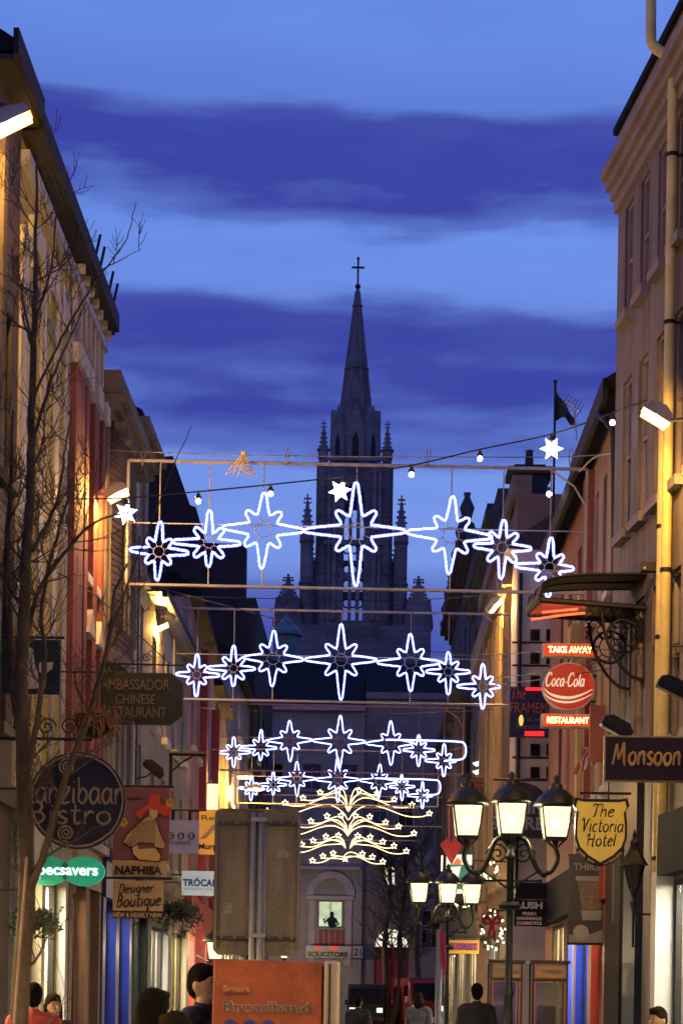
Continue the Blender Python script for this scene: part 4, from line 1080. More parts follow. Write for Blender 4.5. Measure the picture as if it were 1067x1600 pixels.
cg = core.build('light_strands', core_g, ft); jack.build('rope_jacket', jack_g, cg)
m = MB()
for (a, b_, c, d) in ((463,1262,652,1313), (410,1244,690,1290)):
    pa, pb = ((a-543)*fs, -(b_-1352)*fs), ((c-543)*fs, -(d-1352)*fs)
    m.tube([(pa[0],.05,pa[1]),(pb[0],.05,pa[1]),(pb[0],.05,pb[1]),(pa[0],.05,pb[1])], .022, 5, True)
m.build('frame', frame_m, ft)
# overhead wires that carry them
wire = mat('dark_cable', (.03,.028,.026), .6, .2, 5)
wire2 = mat('steel_wire', (.30,.26,.20), .5, .2, 5, metal=.4)
def cable(label, pts, r, material=wire, name='overhead_cable'):
    pp = catmull([P(*p) for p in pts], 8)
    c0 = pp[0].copy()
    o = MB().tube([p-c0 for p in pp], r, 5).build(name, material); o.location = c0
    return tag(o, label, 'cable', 'cables strung across the street')
cable('thin steel wire carrying the nearest star garland', [(-20,692,29),(200,705,29.7),(450,712,30),(700,714,30),(915,712,30.2),(1067,690,27)], .008, wire2)
cable('slack cable that leaves the upper right corner of the nearest garland', [(905,737,30),(935,712,29.6),(1000,705,28),(1070,695,26)], .013, mat('pale_cable', (.55,.45,.28), .6, .2, 4))
for lab, pts in (('dark cable passing just above the red oval sign', [(770,1060,40),(870,1048,33),(1000,1020,27),(1070,1003,24)]),
                 ('dark cable crossing the red oval sign', [(760,1072,41),(860,1060,33),(1000,1036,27),(1070,1018,24)]),
                 ('dark cable crossing from the left tree towards the hanging restaurant board', [(0,830,24),(60,878,25),(150,932,28),(268,1040,31)]),
                 ('dark cable sagging behind the nearest garland', [(235,915,36),(330,940,38),(480,980,44),(640,1015,50),(800,1025,46)]),
                 ('dark cable level with the takeaway sign', [(560,1019,60),(700,1024,48),(850,1019,34),(1067,1010,24)]),
                 ('dark cable under the second garland', [(280,1104,44),(420,1112,60),(600,1115,60),(800,1108,44)]),
                 ('dark cable low across the third garland', [(300,1170,50),(480,1177,66),(640,1180,66),(800,1155,44)]),
                 ('taut dark cable just below the nearest garland', [(236,930,36),(450,936,46),(640,938,50),(815,925,40)])):
    cable(lab, pts, .010)
def hook(label, px, py, d):
    p = P(px, py, d); m = MB(); m.tube(smooth_path([(0,0,.10),(.035,0,.13),(.06,0,.08),(.03,0,-.02),(.02,0,-.10),(0,0,-.13),(-.012,0,-.05),(0,0,.10)], 2), .008, 5)
    o = m.build('wire_hook', wire2); o.location = p; return tag(o, label, 'hook', 'hooks holding the nearest garland')
for px, s_ in ((222, 'left end'), (447, 'left of the church tower'), (667, 'right of the church tower'), (890, 'right end')): hook('small steel hook at the %s of the nearest garland' % s_, px, 714, 29.95)
# tatter of plastic tied to the wire
m = MB()
for i in range(16):
    x0 = random.uniform(-.03,.03); x = x0; y = random.uniform(-.02,.02); z = 0; pts = []
    dxr = random.uniform(-.09,.05)
    for k in range(7): pts.append((x, y, z)); x += dxr*.5+random.uniform(-.02,.02); z -= random.uniform(.04,.07); y += random.uniform(-.01,.01)
    for a, b_ in zip(pts, pts[1:]): m.add([(a[0]-.009,a[1],a[2]),(a[0]+.009,a[1]+.004,a[2]),(b_[0]+.008,b_[1]+.004,b_[2]),(b_[0]-.008,b_[1],b_[2])], [(0,1,2,3)])
m.ball((0,0,0), .045, 6)
o = m.build('plastic_tatter', mat('pale_plastic', (.62,.50,.30), .5, .2, 6)); o.location = P(381, 708, 29.9); tag(o, 'frayed pale plastic strip tied to the garland wire', 'plastic strip')
# festoon with bulbs and star lanterns
FS = thing('festoon_string', 'black festoon cable with white bulbs and star lanterns above the nearest garland', 'string lights', P(533, 760, 28))
off = P(533, 760, 28)
cpts = [(-10,783,26), (85,780,26.5), (197,778,27), (310,768,27.5), (423,757,28), (538,744,28), (643,727,28), (750,702,28), (862,678,28), (957,645,27), (1053,609,25.5), (1080,598,25)]
MB().tube([p-off for p in catmull([P(*c) for c in cpts], 8)], .011, 6).build('cable', wire, FS)
bulb_m = emit('cold_white_bulb', (.72,.82,1.0), 4.5); starlamp = emit('white_star_lantern', (.85,.92,1.0), 2.2)
def starball(c, s, rot):
    m = MB(); n = 6
    vs = []
    for k in range(2*n):
        a = math.pi*k/n+rot; r_ = s if k % 2 == 0 else s*.48
        vs.append((c[0]+r_*math.cos(a), c[1], c[2]+r_*math.sin(a)))
    vs += [(c[0], c[1]-s*.45, c[2]), (c[0], c[1]+s*.45, c[2])]
    fs_ = []
    for k in range(2*n): fs_ += [(k, (k+1) % (2*n), 2*n), ((k+1) % (2*n), k, 2*n+1)]
    return m.add(vs, fs_)
for i, (px, py, d) in enumerate(cpts[1:-1]):
    p = P(px, py, d)-off
    m = MB(); m.lathe([(.02,-.02),(.028,-.05),(.045,-.07),(.045,-.10)], 8, p); m.build('socket', wire, FS)
    if i in (1, 4, 7):
        starball((p.x+(-.06 if i == 4 else 0), p.y, p.z-.21), .17, .35+i).build('star_lantern', starlamp, FS)
    else:
        MB().ball((p.x, p.y, p.z-.135), .038, 10).build('bulb', bulb_m, FS, True)
fx = thing('hanging_bulb', 'single cold bulb under the eaves right of the nearest garland', 'light bulb', P(858, 772, 34))
MB().ball((0,0,0), .05, 10).build('bulb', bulb_m, fx, True); MB().lathe([(.02,.04),(.045,.05),(.045,.10),(.02,.12)], 8).build('socket', wire, fx)

# ------------------------------------------------------------------ wall lamps
def glow_glass(name, col, strength, clear_):
    if name in MATS: return MATS[name]
    m = sheath(name, col, strength, 1-clear_); return m
sodium = glow_glass('sodium_bowl', (1.0,.56,.16), 1.5, .35)
bulb_hot = emit('sodium_arc', (1.0,.72,.32), 8.0, False)
def lamp_light(parent, loc, watts, col, r=.05):
    l = bpy.data.lights.new('lamp_light', 'POINT'); l.energy = watts; l.color = col; l.shadow_soft_size = r
    o = bpy.data.objects.new('lamp_light', l); COL.objects.link(o); o.parent = parent; o.location = loc
    return o
def wall_lamp(label, px, py, d, ang, arm, L_=.40, watts=720):
    """a tilted lantern head on a wall arm; arm is the vector from the head to the wall"""
    t = thing('street_lamp_head', label, 'street lamp', P(px, py, d), group='lamp heads on the house walls')
    M_ = Matrix.Rotation(ang, 4, 'Y')
    h = MB(); h.prism([(-L_*.5,0),(L_*.5,0),(L_*.46,.10),(L_*.1,.16),(-L_*.40,.12)], -.10, .10, 'y')
    h.v = [tuple(M_ @ Vector(v)) for v in h.v]; h.build('housing', mat('lamp_housing', (.35,.33,.30), .45, .2, 4), t)
    g_ = MB(); g_.prism([(.085*math.cos(a_*math.pi/8), -.004-.075*math.sin(a_*math.pi/8)) for a_ in range(9)], -L_*.46, L_*.46, 'x')
    g_.v = [tuple(M_ @ Vector(v)) for v in g_.v]; bw = g_.build('bowl', sodium, t)
    a_ = MB(); a_.tube([M_ @ Vector((-L_*.36,0,-.04)), M_ @ Vector((L_*.36,0,-.04))], .016, 6); a_.build('lamp_tube', bulb_hot, bw)
    lamp_light(t, M_ @ Vector((0,0,-.04)), watts, (1.0,.50,.10), .03)
    a = Vector(arm); s0 = M_ @ Vector((L_*.45*(1 if a.x > 0 else -1), 0, .06))
    MB().tube(smooth_path([s0, s0+Vector((a.x*.5, a.y*.3, .05)), a], 2), .022, 6).build('arm', steel, t)
    return t
wall_lamp('glowing sodium lamp head at the top left under the brown eaves', 8, 198, 20.6, rad(-27), (-.22,.75,-.1), .62, 760)
wall_lamp('glowing sodium lamp head left of the nearest garland', 184, 773, 28.7, rad(-27), (-.36,.0,-.15), .34)
wall_lamp('small sodium lamp head left of the second garland', 250, 980, 38, rad(-27), (-.2,.2,-.1), .34)
wall_lamp('glowing sodium lamp head above the yellow downpipes', 1024, 652, 23.0, rad(30), (.62,.3,-.1), .36)
wall_lamp('floodlight box glowing on the ochre house right of the second garland', 773, 947, 43.2, rad(-50), (.42,.2,-.3), .45)
wall_lamp('sodium lamp head beside the far pink house', 383, 1214, 60, rad(0), (-.5,.3,.1), .5, 1500)
wall_lamp('sodium lamp head just right of its twin at the far pink house', 398, 1233, 66, rad(0), (-.6,.3,.1), .5, 3000)

# ------------------------------------------------------------------ triple lantern posts
green_iron = mat('dark_green_iron', (.022,.026,.020), .45, .3, 6, metal=.2)
lan_glass = glow_glass('lantern_glass', (1.0,.84,.50), .42, .25)
lan_bulb = emit('lantern_bulb', (1,.88,.6), 5.0, False)
def lantern(parent, x, y, z, w=.40, watts=170):
    """z is the bottom of the glass"""
    t = bpy.data.objects.new('lantern', None)
    q = w*.5*1.25
    b_, h = w*.36, .40
    gl = MB(); gl.lathe([(b_*1.30, .01), (q*1.05, h)], 4, (x, y, z), math.pi/4)
    fr = MB()
    for k in range(4):
        a = math.pi/4+k*math.pi/2
        fr.tube([(x+b_*1.36*math.cos(a), y+b_*1.36*math.sin(a), z), (x+q*1.10*math.cos(a), y+q*1.10*math.sin(a), z+h)], .013, 5)
    fr.lathe([(b_*1.4, -.03), (b_*1.4, .01)], 4, (x, y, z), math.pi/4); fr.lathe([(q*1.14, h), (q*1.14, h+.025)], 4, (x, y, z), math.pi/4)
    fr.lathe([(.02,-.16),(.035,-.1),(.05,-.03)], 8, (x, y, z))
    for k in range(4):
        a = math.pi/4+k*math.pi/2; fr.tube([(x+.03*math.cos(a), y+.03*math.sin(a), z-.13), (x+b_*1.3*math.cos(a), y+b_*1.3*math.sin(a), z-.02)], .01, 4)
    f = fr.build('lantern', green_iron, parent)
    gl.build('glass', lan_glass, f)
    MB().ball((x, y, z+.2), .05, 10, (1,1,1.5)).build('bulb', lan_bulb, f, True)
    lamp_light(f, (x, y, z+.2), watts, (1,.78,.42), .08)
    cp = MB(); cp.lathe([(q*1.2,h+.025),(q*1.12,h+.06),(q*.92,h+.15),(q*.55,h+.23),(q*.34,h+.26),(q*.36,h+.30),(q*.2,h+.33),(.03,h+.35),(.045,h+.39),(.01,h+.44)], 12, (x, y, z), math.pi/4)
    cp.build('cap', green_iron, f, True)
    return f
def lamp_post(label, px, d, zc, offs, rz=0):
    b0 = P(px, 1557, d); b0.z = 0.004
    t = thing('lamp_post', label, 'street lamp', b0, rz, 'three-lantern lamp posts')
    m = MB(); m.lathe([(.20,0),(.20,.12),(.13,.2),(.12,.8),(.15,.83),(.15,.9),(.075,1.0),(.055,1.6),(.07,1.63),(.07,1.68),(.05,1.72),(.045,zc-.35),(.075,zc-.33),(.075,zc-.28),(.045,zc-.24),(.04,zc-.13)], 12)
    m.build('post', green_iron, t, True)
    bs = MB(); bs.lathe([(.13,0),(.16,.05),(.1,.1),(.085,.1)], 12, (0, 0, zc-1.0)); bs.tube([(-.4,0,zc-.62),(.4,0,zc-.62)], .016, 6); bs.ball((-.4,0,zc-.62), .03, 6); bs.ball((.4,0,zc-.62), .03, 6); bs.build('ladder_bar', green_iron, t)
    lantern(t, 0, 0, zc+offs[1][2])
    for (ox, oy, oz) in (offs[0], offs[2]):
        pts = [(0,0,zc-.18),(ox*.18,oy*.18,zc-.06),(ox*.36,oy*.36,zc-.10),(ox*.50,oy*.5,zc-.33),(ox*.66,oy*.66,zc-.50),(ox*.90,oy*.9,zc-.50),(ox*1.06,oy*1.06,zc-.33),(ox*1.0,oy,zc-.12+oz)]
        a = MB().tube(catmull([Vector(p) for p in pts], 6), .033, 8).build('arm', green_iron, t, True)
        sc_ = MB(); c = Vector((ox*.30, oy*.3, zc-.27)); dirv = Vector((ox, oy, 0)).normalized()
        sp = [c+dirv*(.15*(1-i/26)*math.cos(i*.5))+Vector((0,0,.15*(1-i/26)*math.sin(i*.5))) for i in range(24)]
        sc_.tube(sp, .013, 5)
        lo = [(0,0,zc-.75),(ox*.3,oy*.3,zc-.62),(ox*.62,oy*.62,zc-.50)]
        sc_.tube(catmull([Vector(p) for p in lo], 5), .015, 5); sc_.ball((ox*.76, oy*.76, zc-.53), .05, 8)
        sc_.build('scroll', green_iron, a)
        lantern(t, ox, oy, zc+oz)
    return t
lamp_post('three-lantern lamp post in front of the dark store sign, the nearer of the two', 794, 26.0, 3.78, [(-.575,.05,-.04), (0,0,-.01), (.585,-.05,-.05)])
lamp_post('added three-lantern lamp post out of view, lighting the road sign and kiosk', CX+2.2*F/6.3, 6.3, 3.78, [(-.575,.05,-.04), (0,0,-.01), (.585,-.05,-.05)])  # unseen post added to light the sign back and the advert
lamp_post('three-lantern lamp post beyond the first, over the florist sign', 697, 42.0, 3.62, [(-.62,-.1,.0), (-.0,0,.0), (.52,.1,.0)])

def far_lamp(label, px, py, d, watts, arm=None):
    p = P(px, py, d)
    t = thing('street_lantern', label, 'street lamp', (p.x, d, .004))
    if arm is None:
        m = MB(); m.lathe([(.16,0),(.16,.2),(.08,.4),(.06,p.z-.5),(.05,p.z-.2)], 10); m.build('post', green_iron, t, True)
    else:
        m = MB(); m.tube([(0,0,p.z-.2),(arm*.5,0,p.z-.25),(arm,.05,p.z-.1)], .025, 6); m.build('arm', green_iron, t, True)
    lantern(t, 0, 0, p.z-.2, .42, watts)
    return t
far_lamp('small amber street lantern at the far end, between the road sign and the kiosk', 444, 1492, 99.0, 1500)
far_lamp('bright wall lantern beside the pink house, at the foot of the road sign', 337, 1487, 46.5, 500, -.45)
# ------------------------------------------------------------------ signs
def sign(name, label, px, py, d, group=None, cat='sign'):
    t = thing(name, label, cat, P(px, py, d), 0, group); t['_s'] = d/F; t['_p'] = (px, py)
    return t
def sp(t, px, py): s = t['_s']; a, b_ = t['_p']; return ((px-a)*s, -(py-b_)*s)
def board(t, x0, y0, x1, y1, material, dep=.06, y=0.0, name='board', bevel=0.006):
    a = sp(t, x0, y0); c = sp(t, x1, y1)
    return MB().box(a[0], c[0], y-dep/2, y+dep/2, c[1], a[1]).build(name, material, t, bevel=bevel)
def polyboard(t, pts, material, y0, y1, name):
    return MB().prism([sp(t, *p) for p in pts], y0, y1, 'y').build(name, material, t)
def ltr(t, body, x0, y0, x1, y1, material, y=-.04, **k):
    a = sp(t, x0, y0); c = sp(t, x1, y1)
    return lettering(body, (a[0]+c[0])/2, (a[1]+c[1])/2, c[0]-a[0], a[1]-c[1], material, t, y, **k)
def hand(t, word, x0, y0, x1, y1, r, material, y=-.04, **k):
    a = sp(t, x0, y0); c = sp(t, x1, y1)
    return handwriting(word, (a[0]+c[0])/2, (a[1]+c[1])/2, c[0]-a[0], a[1]-c[1], r, material, t, y, **k)
def bracket(t, x0, x1, py, wallside, scroll=True, r=.016, name='bracket'):
    a, c = sp(t, x0, py), sp(t, x1, py); m = MB(); m.tube([(a[0],0,a[1]),(c[0],0,c[1])], r, 6)
    return m.build(name, ironblack, t)
def spiral(cx, cz, r, turns, y, w=.008, ph=0.0, sgn=1):
    n = int(turns*18); return MB().tube([(cx+r*(1-i/n*.93)*math.cos(sgn*(i/18*2*math.pi)+ph), y, cz+r*(1-i/n*.93)*math.sin(sgn*(i/18*2*math.pi)+ph)) for i in range(n)], w, 5)
tanpaint = mat('tan_sign_paint', (.40,.29,.17), .6, .2, 5)

# round bistro board
t = sign('bistro_sign', 'round dark blue bistro sign with tan hand lettering and spirals', 121, 1252, 21.0)
s = 21.0/F; R_ = 76*s
MB().lathe([(R_,-.035),(R_,.035)], 48).build('board', mat('dark_blue_board', (.018,.02,.035), .55, .3, 4), t).rotation_euler = (math.pi/2, 0, 0)
rim = [(R_*.94*math.cos(a*math.pi/36)*(1+random.uniform(-.012,.012)), -.04, R_*.94*math.sin(a*math.pi/36)*(1+random.uniform(-.012,.012))) for a in range(72)]
MB().tube(smooth_path(rim, 1, True), .011, 5, True).build('rim_line', tanpaint, t)
hand(t, 'Zanzibaar', 33, 1222, 191, 1262, .0115, tanpaint, -.042)
hand(t, 'Bistro', 48, 1260, 176, 1293, .0125, tanpaint, -.042)
for (x, y_, sg) in ((105, 1200, 1), (105, 1303, -1)):
    c = sp(t, x, y_); m = spiral(c[0], c[1], 13.5*s, 2.4, -.042, .010, rad(80)*sg, sg)
    m.tube(catmull([(c[0]+.02, -.042, c[1]+sg*13*s), (c[0]+.0, -.042, c[1]+sg*20*s), (c[0]+.05, -.042, c[1]+sg*26*s)], 4), .010, 5); m.build('spiral', tanpaint, t)
m = MB(); m.tube([(-1.0,0,R_+.14),(.15,0,R_+.14)], .018, 6); m.tube([(-.02,0,R_+.14),(-.02,0,R_-.02)], .012, 5); m.tube([(-.9,0,R_+.14),(-.9,0,.1)], .015, 5); m.tube([(-.95,0,.12),(-R_+.02,0,.12)], .015, 5); m.build('bracket', ironblack, t)
for x in (-.62, -.34, -.1): spiral(x, R_+.27, .10, 1.8, 0, .009).build('scroll', ironblack, t)

# dark green board with a pale figure (top left)
t = sign('green_hanging_board', 'dark green hanging board with a cream figure behind the tree', 46, 1043, 22.0)
board(t, -12, 1000, 95, 1085, mat('bottle_green_board', (.012,.032,.034), .5, .25, 3))
cr = mat('cream_paint', (.6,.55,.47), .6, .15, 4)
polyboard(t, [(27,1072),(32,1048),(28,1040),(38,1034),(46,1012),(52,1016),(55,1040),(60,1052),(62,1076),(40,1078)], cr, -.05, -.031, 'figure')
polyboard(t, [(62,1036),(84,1036),(82,1046),(74,1052),(72,1074),(68,1074),(68,1054),(62,1050)], cr, -.05, -.031, 'figure')
bracket(t, -15, 100, 996, -1)

# hanging restaurant board with clipped corners
t = sign('restaurant_board', 'black hanging board with clipped corners lettered for a Chinese restaurant', 212, 1093, 29.5)
polyboard(t, [(142,1065),(160,1052),(268,1052),(286,1068),(286,1118),(268,1133),(160,1133),(142,1118)], mat('black_green_board', (.010,.014,.012), .5, .25, 3), -.04, .04, 'board')
dimg = mat('dull_gilt', (.15,.115,.08), .5, .25, 6)
ltr(t, 'AMBASSADOR', 158, 1062, 265, 1079, dimg, -.05, bold=.0); ltr(t, 'CHINESE', 181, 1086, 243, 1101, dimg, -.05, bold=.0); ltr(t, 'RESTAURANT', 160, 1105, 261, 1122, dimg, -.05, bold=.0)
m = MB(); a = sp(t, 122, 1037); c = sp(t, 288, 1039); m.tube([(a[0],0,a[1]),(c[0],0,c[1])], .014, 6); m.tube([(a[0],0,a[1]),(a[0],0,a[1]+.15)], .012, 5)
for x in (165, 262): e = sp(t, x, 1037); m.tube([(e[0],0,e[1]),(e[0],0,e[1]-.15)], .01, 5)
m.build('bracket', ironblack, t)
for x in (143, 228): e = sp(t, x, 1028); spiral(e[0], e[1], .07, 1.8, 0, .008).build('scroll', ironblack, t)

# double green oval
t = sign('optician_sign', 'glowing green sign of two overlapping ovals with white lettering', 102, 1362, 24.2)
go = lit_panel('lit_green_oval', (.02,.42,.24), (.02,.3,.2), .085, .3, 3); gd = lit_panel('lit_dark_green_overlap', (.01,.12,.12), (.01,.1,.1), .05, .1, 3)
s = t['_s']
for cx_, nm in ((74, 'oval'), (131, 'oval')):
    e = sp(t, cx_, 1362); y_ = -.001 if cx_ == 74 else .001
    MB().prism([(e[0]+33*s*math.cos(a*math.pi/20), e[1]+23*s*math.sin(a*math.pi/20)) for a in range(40)], -.06+y_, .06+y_, 'y').build(nm, go, t)
lens = [(102.5+6.0*math.cos(a*math.pi/12)*1.0, 1362-14*math.sin(a*math.pi/12)) for a in range(24)]
polyboard(t, lens, gd, -.064, -.055, 'overlap')
ltr(t, 'Specsavers', 50, 1351, 154, 1374, emit('white_lit_letter', (.9,1,.95), .42), -.068, bold=.02)
bracket(t, 30, 60, 1362, -1, r=.03)

# boutique boards
t = sign('boutique_sign', 'mauve and tan boutique sign with a red-hatted fashion figure', 220, 1330, 28.0)
mauve = mat('mauve_board', (.21,.07,.075), .55, .15, 3); tanb = mat('tan_board', (.50,.33,.17), .55, .15, 3)
board(t, 177, 1231, 264, 1345, mauve, .06); board(t, 176.5, 1345.5, 260, 1370, tanb, .064, name='name_board'); board(t, 178, 1377, 256, 1424, tanb, .06, name='lower_board'); board(t, 177.5, 1425, 256.5, 1436, darkwood, .06, name='strip')
blk = mat('black_paint', (.012,.011,.011), .5, .15, 5)
ltr(t, 'NAPHISA', 181, 1354, 254, 1368, blk, -.045, bold=.035)
hand(t, 'Designer', 186, 1384, 240, 1398, .0075, blk, -.04, slant=.25, rot=rad(3))
hand(t, 'Boutique', 183, 1401, 252, 1420, .0105, blk, -.04, slant=.25, rot=rad(3))
ltr(t, 'NEW & NEARLY NEW', 179, 1427, 255, 1434.5, tanb, -.038, bold=.02)
ltr(t, 'naphisa', 193, 1246, 222, 1253, blk, -.038, bold=0, shear=.3)
hatm = mat('red_hat_paint', (.55,.06,.02), .5, .15, 4); figm = mat('figure_cream', (.62,.42,.18), .5, .15, 4)
polyboard(t, [(233,1242),(248,1242),(249,1258),(268,1262),(266,1277),(254,1276),(244,1266),(232,1264),(219,1281),(211,1272),(231,1258)], hatm, -.062, -.046, 'hat')
polyboard(t, [(233,1265),(247,1267),(245,1276),(240,1281),(234,1276)], figm, -.055, -.040, 'face')
polyboard(t, [(230,1276),(244,1282),(250,1300),(258,1318),(256,1326),(243,1324),(240,1318),(218,1318),(206,1326),(192,1318),(198,1306),(215,1288)], tanb, -.046, -.034, 'cape')
st_ = MB()
for i in range(11):
    a = sp(t, 196+i*4.5, 1322-i*.3); c = sp(t, 216+i*2.6, 1286-i*.5); st_.tube([(a[0],-.047,a[1]),(c[0],-.047,c[1])], .004, 4)
for pts in (((192,1318),(206,1326),(218,1318),(240,1319),(243,1325),(256,1327)), ((230,1276),(215,1288),(198,1306),(192,1318)), ((244,1282),(250,1300),(258,1318)), ((205,1318),(208,1335),(216,1345),(250,1347),(254,1338),(246,1326))):
    st_.tube([(sp(t,*p)[0],-.047,sp(t,*p)[1]) for p in pts], .007, 4)
st_.build('figure_lines', blk, t)
polyboard(t, [(206,1318),(214,1317),(217,1328),(243,1326),(252,1338),(248,1346),(218,1344),(208,1334)], figm, -.044, -.032, 'legs')
yel = mat('yellow_flower', (.6,.33,.03), .5, .2, 6)
for cx_, cy_ in ((193,1287), (264,1255)):
    e = sp(t, cx_, cy_); m = MB()
    for k in range(5): m.ball((e[0]+.04*math.cos(k*1.256), -.045, e[1]+.04*math.sin(k*1.256)), .03, 6, (1,.4,1))
    m.build('flower', yel, t)
m = MB(); 
for y_ in (1229, 1373): a, c = sp(t, 118, y_), sp(t, 270, y_); m.tube([(a[0],0,a[1]),(c[0],0,c[1])], .018, 6)
m.build('bracket', ironblack, t)

# lilac computer shop sign
t = sign('computer_shop_sign', 'small lilac sign with three blue discs beyond the boutique sign', 287, 1308, 36.5)
board(t, 263, 1282, 311, 1334, mat('lilac_board', (.44,.42,.62), .5, .12, 3), .05)
dkb = mat('dark_blue_paint', (.03,.035,.22), .5, .1, 5)
for cx_, ch_ in ((267,'D'), (283,'&'), (299,'S')):
    e = sp(t, cx_, 1307); MB().prism([(e[0]+5.6*t['_s']*math.cos(a*math.pi/10), e[1]+5.6*t['_s']*math.sin(a*math.pi/10)) for a in range(20)], -.04, -.026, 'y').build('disc', dkb, t)
    ltr(t, ch_, cx_-2.6, 1303.4, cx_+2.6, 1310.6, white_paint, -.05, bold=.02)
ltr(t, 'PC UPDATE', 264, 1315, 298, 1321, dkb, -.035, bold=.01)
m = MB(); a, c = sp(t, 248, 1266), sp(t, 322, 1266); m.tube([(a[0],0,a[1]),(c[0],0,c[1])], .02, 6)
for x in (270, 296): e = sp(t, x, 1282); m.tube([(e[0],0,a[1]),(e[0],0,e[1]-.03)], .03, 5)
m.build('bracket', ironblack, t)

t = sign('charity_sign', 'white charity shop sign with blue letters beside the back of the road sign', 318, 1381, 38.0)
board(t, 284, 1362, 352, 1400, lit_panel('dim_lit_white', (.8,.95,.9), (.7,.72,.7), .07, .2, 3), .08)
ltr(t, 'TRÓCAIRE', 286, 1372, 350, 1386, mat('royal_blue', (.01,.03,.35), .5, .1, 4), -.05, bold=.03)
ltr(t, 'Working for a just world', 287, 1388.5, 349, 1392.5, mat('grey_ink', (.3,.3,.3), .5, .1, 4), -.045, bold=0)
bracket(t, 268, 290, 1368, -1)
t = sign('amber_pub_sign', 'glowing amber pub sign half hidden by the back of the road sign', 340, 1300, 46.0)
board(t, 311, 1266, 372, 1336, lit_panel('lit_amber', (1,.42,.06), (.6,.3,.05), .085, .25, 3), .12)
ltr(t, 'Red', 315, 1275, 345, 1283, blk, -.075, bold=0); ltr(t, "Murphy's", 310.5, 1319, 362, 1331, blk, -.075, bold=.03)
polyboard(t, [(313,1312),(328,1296),(331,1290),(338,1288),(336,1296),(322,1312)], figm, -.075, -.061, 'emblem')
bracket(t, 290, 312, 1268, -1, r=.03)
t = sign('lit_wall_panel', 'bright cream light box above the amber pub sign', 327, 1245, 50.0)
board(t, 314, 1226, 340, 1266, lit_panel('cream_light_box', (1,.80,.38), (.8,.7,.5), .36, .12, 2), .3); board(t, 313, 1224, 341, 1226, ironblack, .34, name='cap'); bracket(t, 296, 316, 1246, -1, r=.03)
# timber bracket by the pink house
t = sign('gallows_bracket', 'dark timber gallows bracket in front of the pink house', 290, 1195, 38.5, cat='bracket')
a = MB(); 
def tb(m, x0, y0, x1, y1, r): p, q = sp(t, x0, y0), sp(t, x1, y1); m.tube([(p[0],0,p[1]),(q[0],0,q[1])], r, 4)
tb(a, 264, 1178, 322, 1178, .045); tb(a, 267, 1178, 267, 1230, .035); tb(a, 269, 1205, 284, 1192, .02); tb(a, 284, 1192, 302, 1181, .02); tb(a, 271, 1184, 279, 1196, .012)
a.build('beam', darkwood, t)

# right hand signs
t = sign('monsoon_sign', 'dark maroon fashion shop sign with gold brush lettering and gold rim', 1010, 1187, 23.6)
board(t, 943, 1151, 1078, 1223, mat('gilt_rim', (.36,.27,.14), .4, .2, 6, metal=.3), .09); board(t, 945.5, 1153.5, 1076, 1220.5, mat('maroon_board', (.028,.010,.014), .5, .2, 3), .10, name='face')
gold = mat('gold_paint', (.62,.40,.11), .45, .15, 6)
hand(t, 'Monsoon', 955, 1168, 1062, 1201, .016, gold, -.056, slant=.12)
t = sign('hotel_shield', 'yellow shield-shaped hotel sign with black script lettering', 937, 1300, 25.6)
def shield(k, dx=0):
    L_ = [(0,-47),(28,-47),(38,-49),(41,-38),(36,-30),(38,-10),(38,10),(33,25),(20,38),(0,50)]
    pts = [(x*k, y*k) for x, y in L_]; return [(938+x, 1300+y) for x, y in pts]+[(938-x, 1300+y) for x, y in pts[-2:0:-1]]
dkbr = mat('dark_brown_rim', (.03,.022,.018), .5, .2, 4)
polyboard(t, shield(1.07), dkbr, -.05, .05, 'rim'); polyboard(t, shield(.97), lit_panel('lit_yellow_shield', (1,.62,.07), (.62,.45,.08), .055, .22, 4), -.056, -.0505, 'face')
hand(t, 'The', 922, 1261, 957, 1280, .0085, blk, -.06, slant=.2); hand(t, 'Victoria', 906, 1283, 972, 1304, .0085, blk, -.06, slant=.2); hand(t, 'Hotel', 915, 1306, 960, 1326, .0085, blk, -.06, slant=.2)
rb = [(938+46*math.sin(a), 1297+57*math.cos(a)) for a in [rad(-56+8*i) for i in range(15)]]; rbi = [(938+37*math.sin(a), 1297+44*math.cos(a)) for a in [rad(-56+8*i) for i in range(15)]]
polyboard(t, rb+rbi[::-1], dkbr, -.035, .03, 'ribbon')
word = 'BAR AND RESTAURANT'
for i, ch_ in enumerate(word):
    if ch_ == ' ': continue
    a = rad(-50+100*(i+.5)/len(word)); e = sp(t, 938+41.5*math.sin(a), 1297+50.5*math.cos(a))
    lettering(ch_, e[0], e[1], 4.6*t['_s'], 8*t['_s'], mat('pale_gold_letter', (.75,.58,.28), .5, .1, 6), t, -.042, bold=.03, rot=a)
m = MB(); a, c = sp(t, 905, 1240), sp(t, 985, 1240); m.tube([(a[0],0,a[1]),(c[0],0,c[1])], .016, 6); m.build('bracket', ironblack, t)
t2 = t
t = sign('drinks_banner', 'black banner with a paper cup under the hotel shield', 923, 1408, 28.6)
board(t, 888, 1338, 958, 1475, mat('black_banner', (.025,.018,.022), .6, .2, 3), .03)
gry = mat('dim_grey_print', (.17,.15,.15), .6, .15, 4); cupb = mat('cup_brown', (.10,.055,.04), .6, .15, 4)
ltr(t, 'THIRSTY', 895, 1350, 954, 1361, gry, -.03, bold=.01)
polyboard(t, [(901,1377),(947,1377),(938,1424),(909,1424)], cupb, -.03, -.016, 'cup'); polyboard(t, [(898,1370),(950,1370),(949,1377),(899,1377)], gry, -.034, -.016, 'cup_lid'); polyboard(t, [(907,1424),(941,1424),(939,1439),(910,1439)], gry, -.033, -.016, 'cup_base')
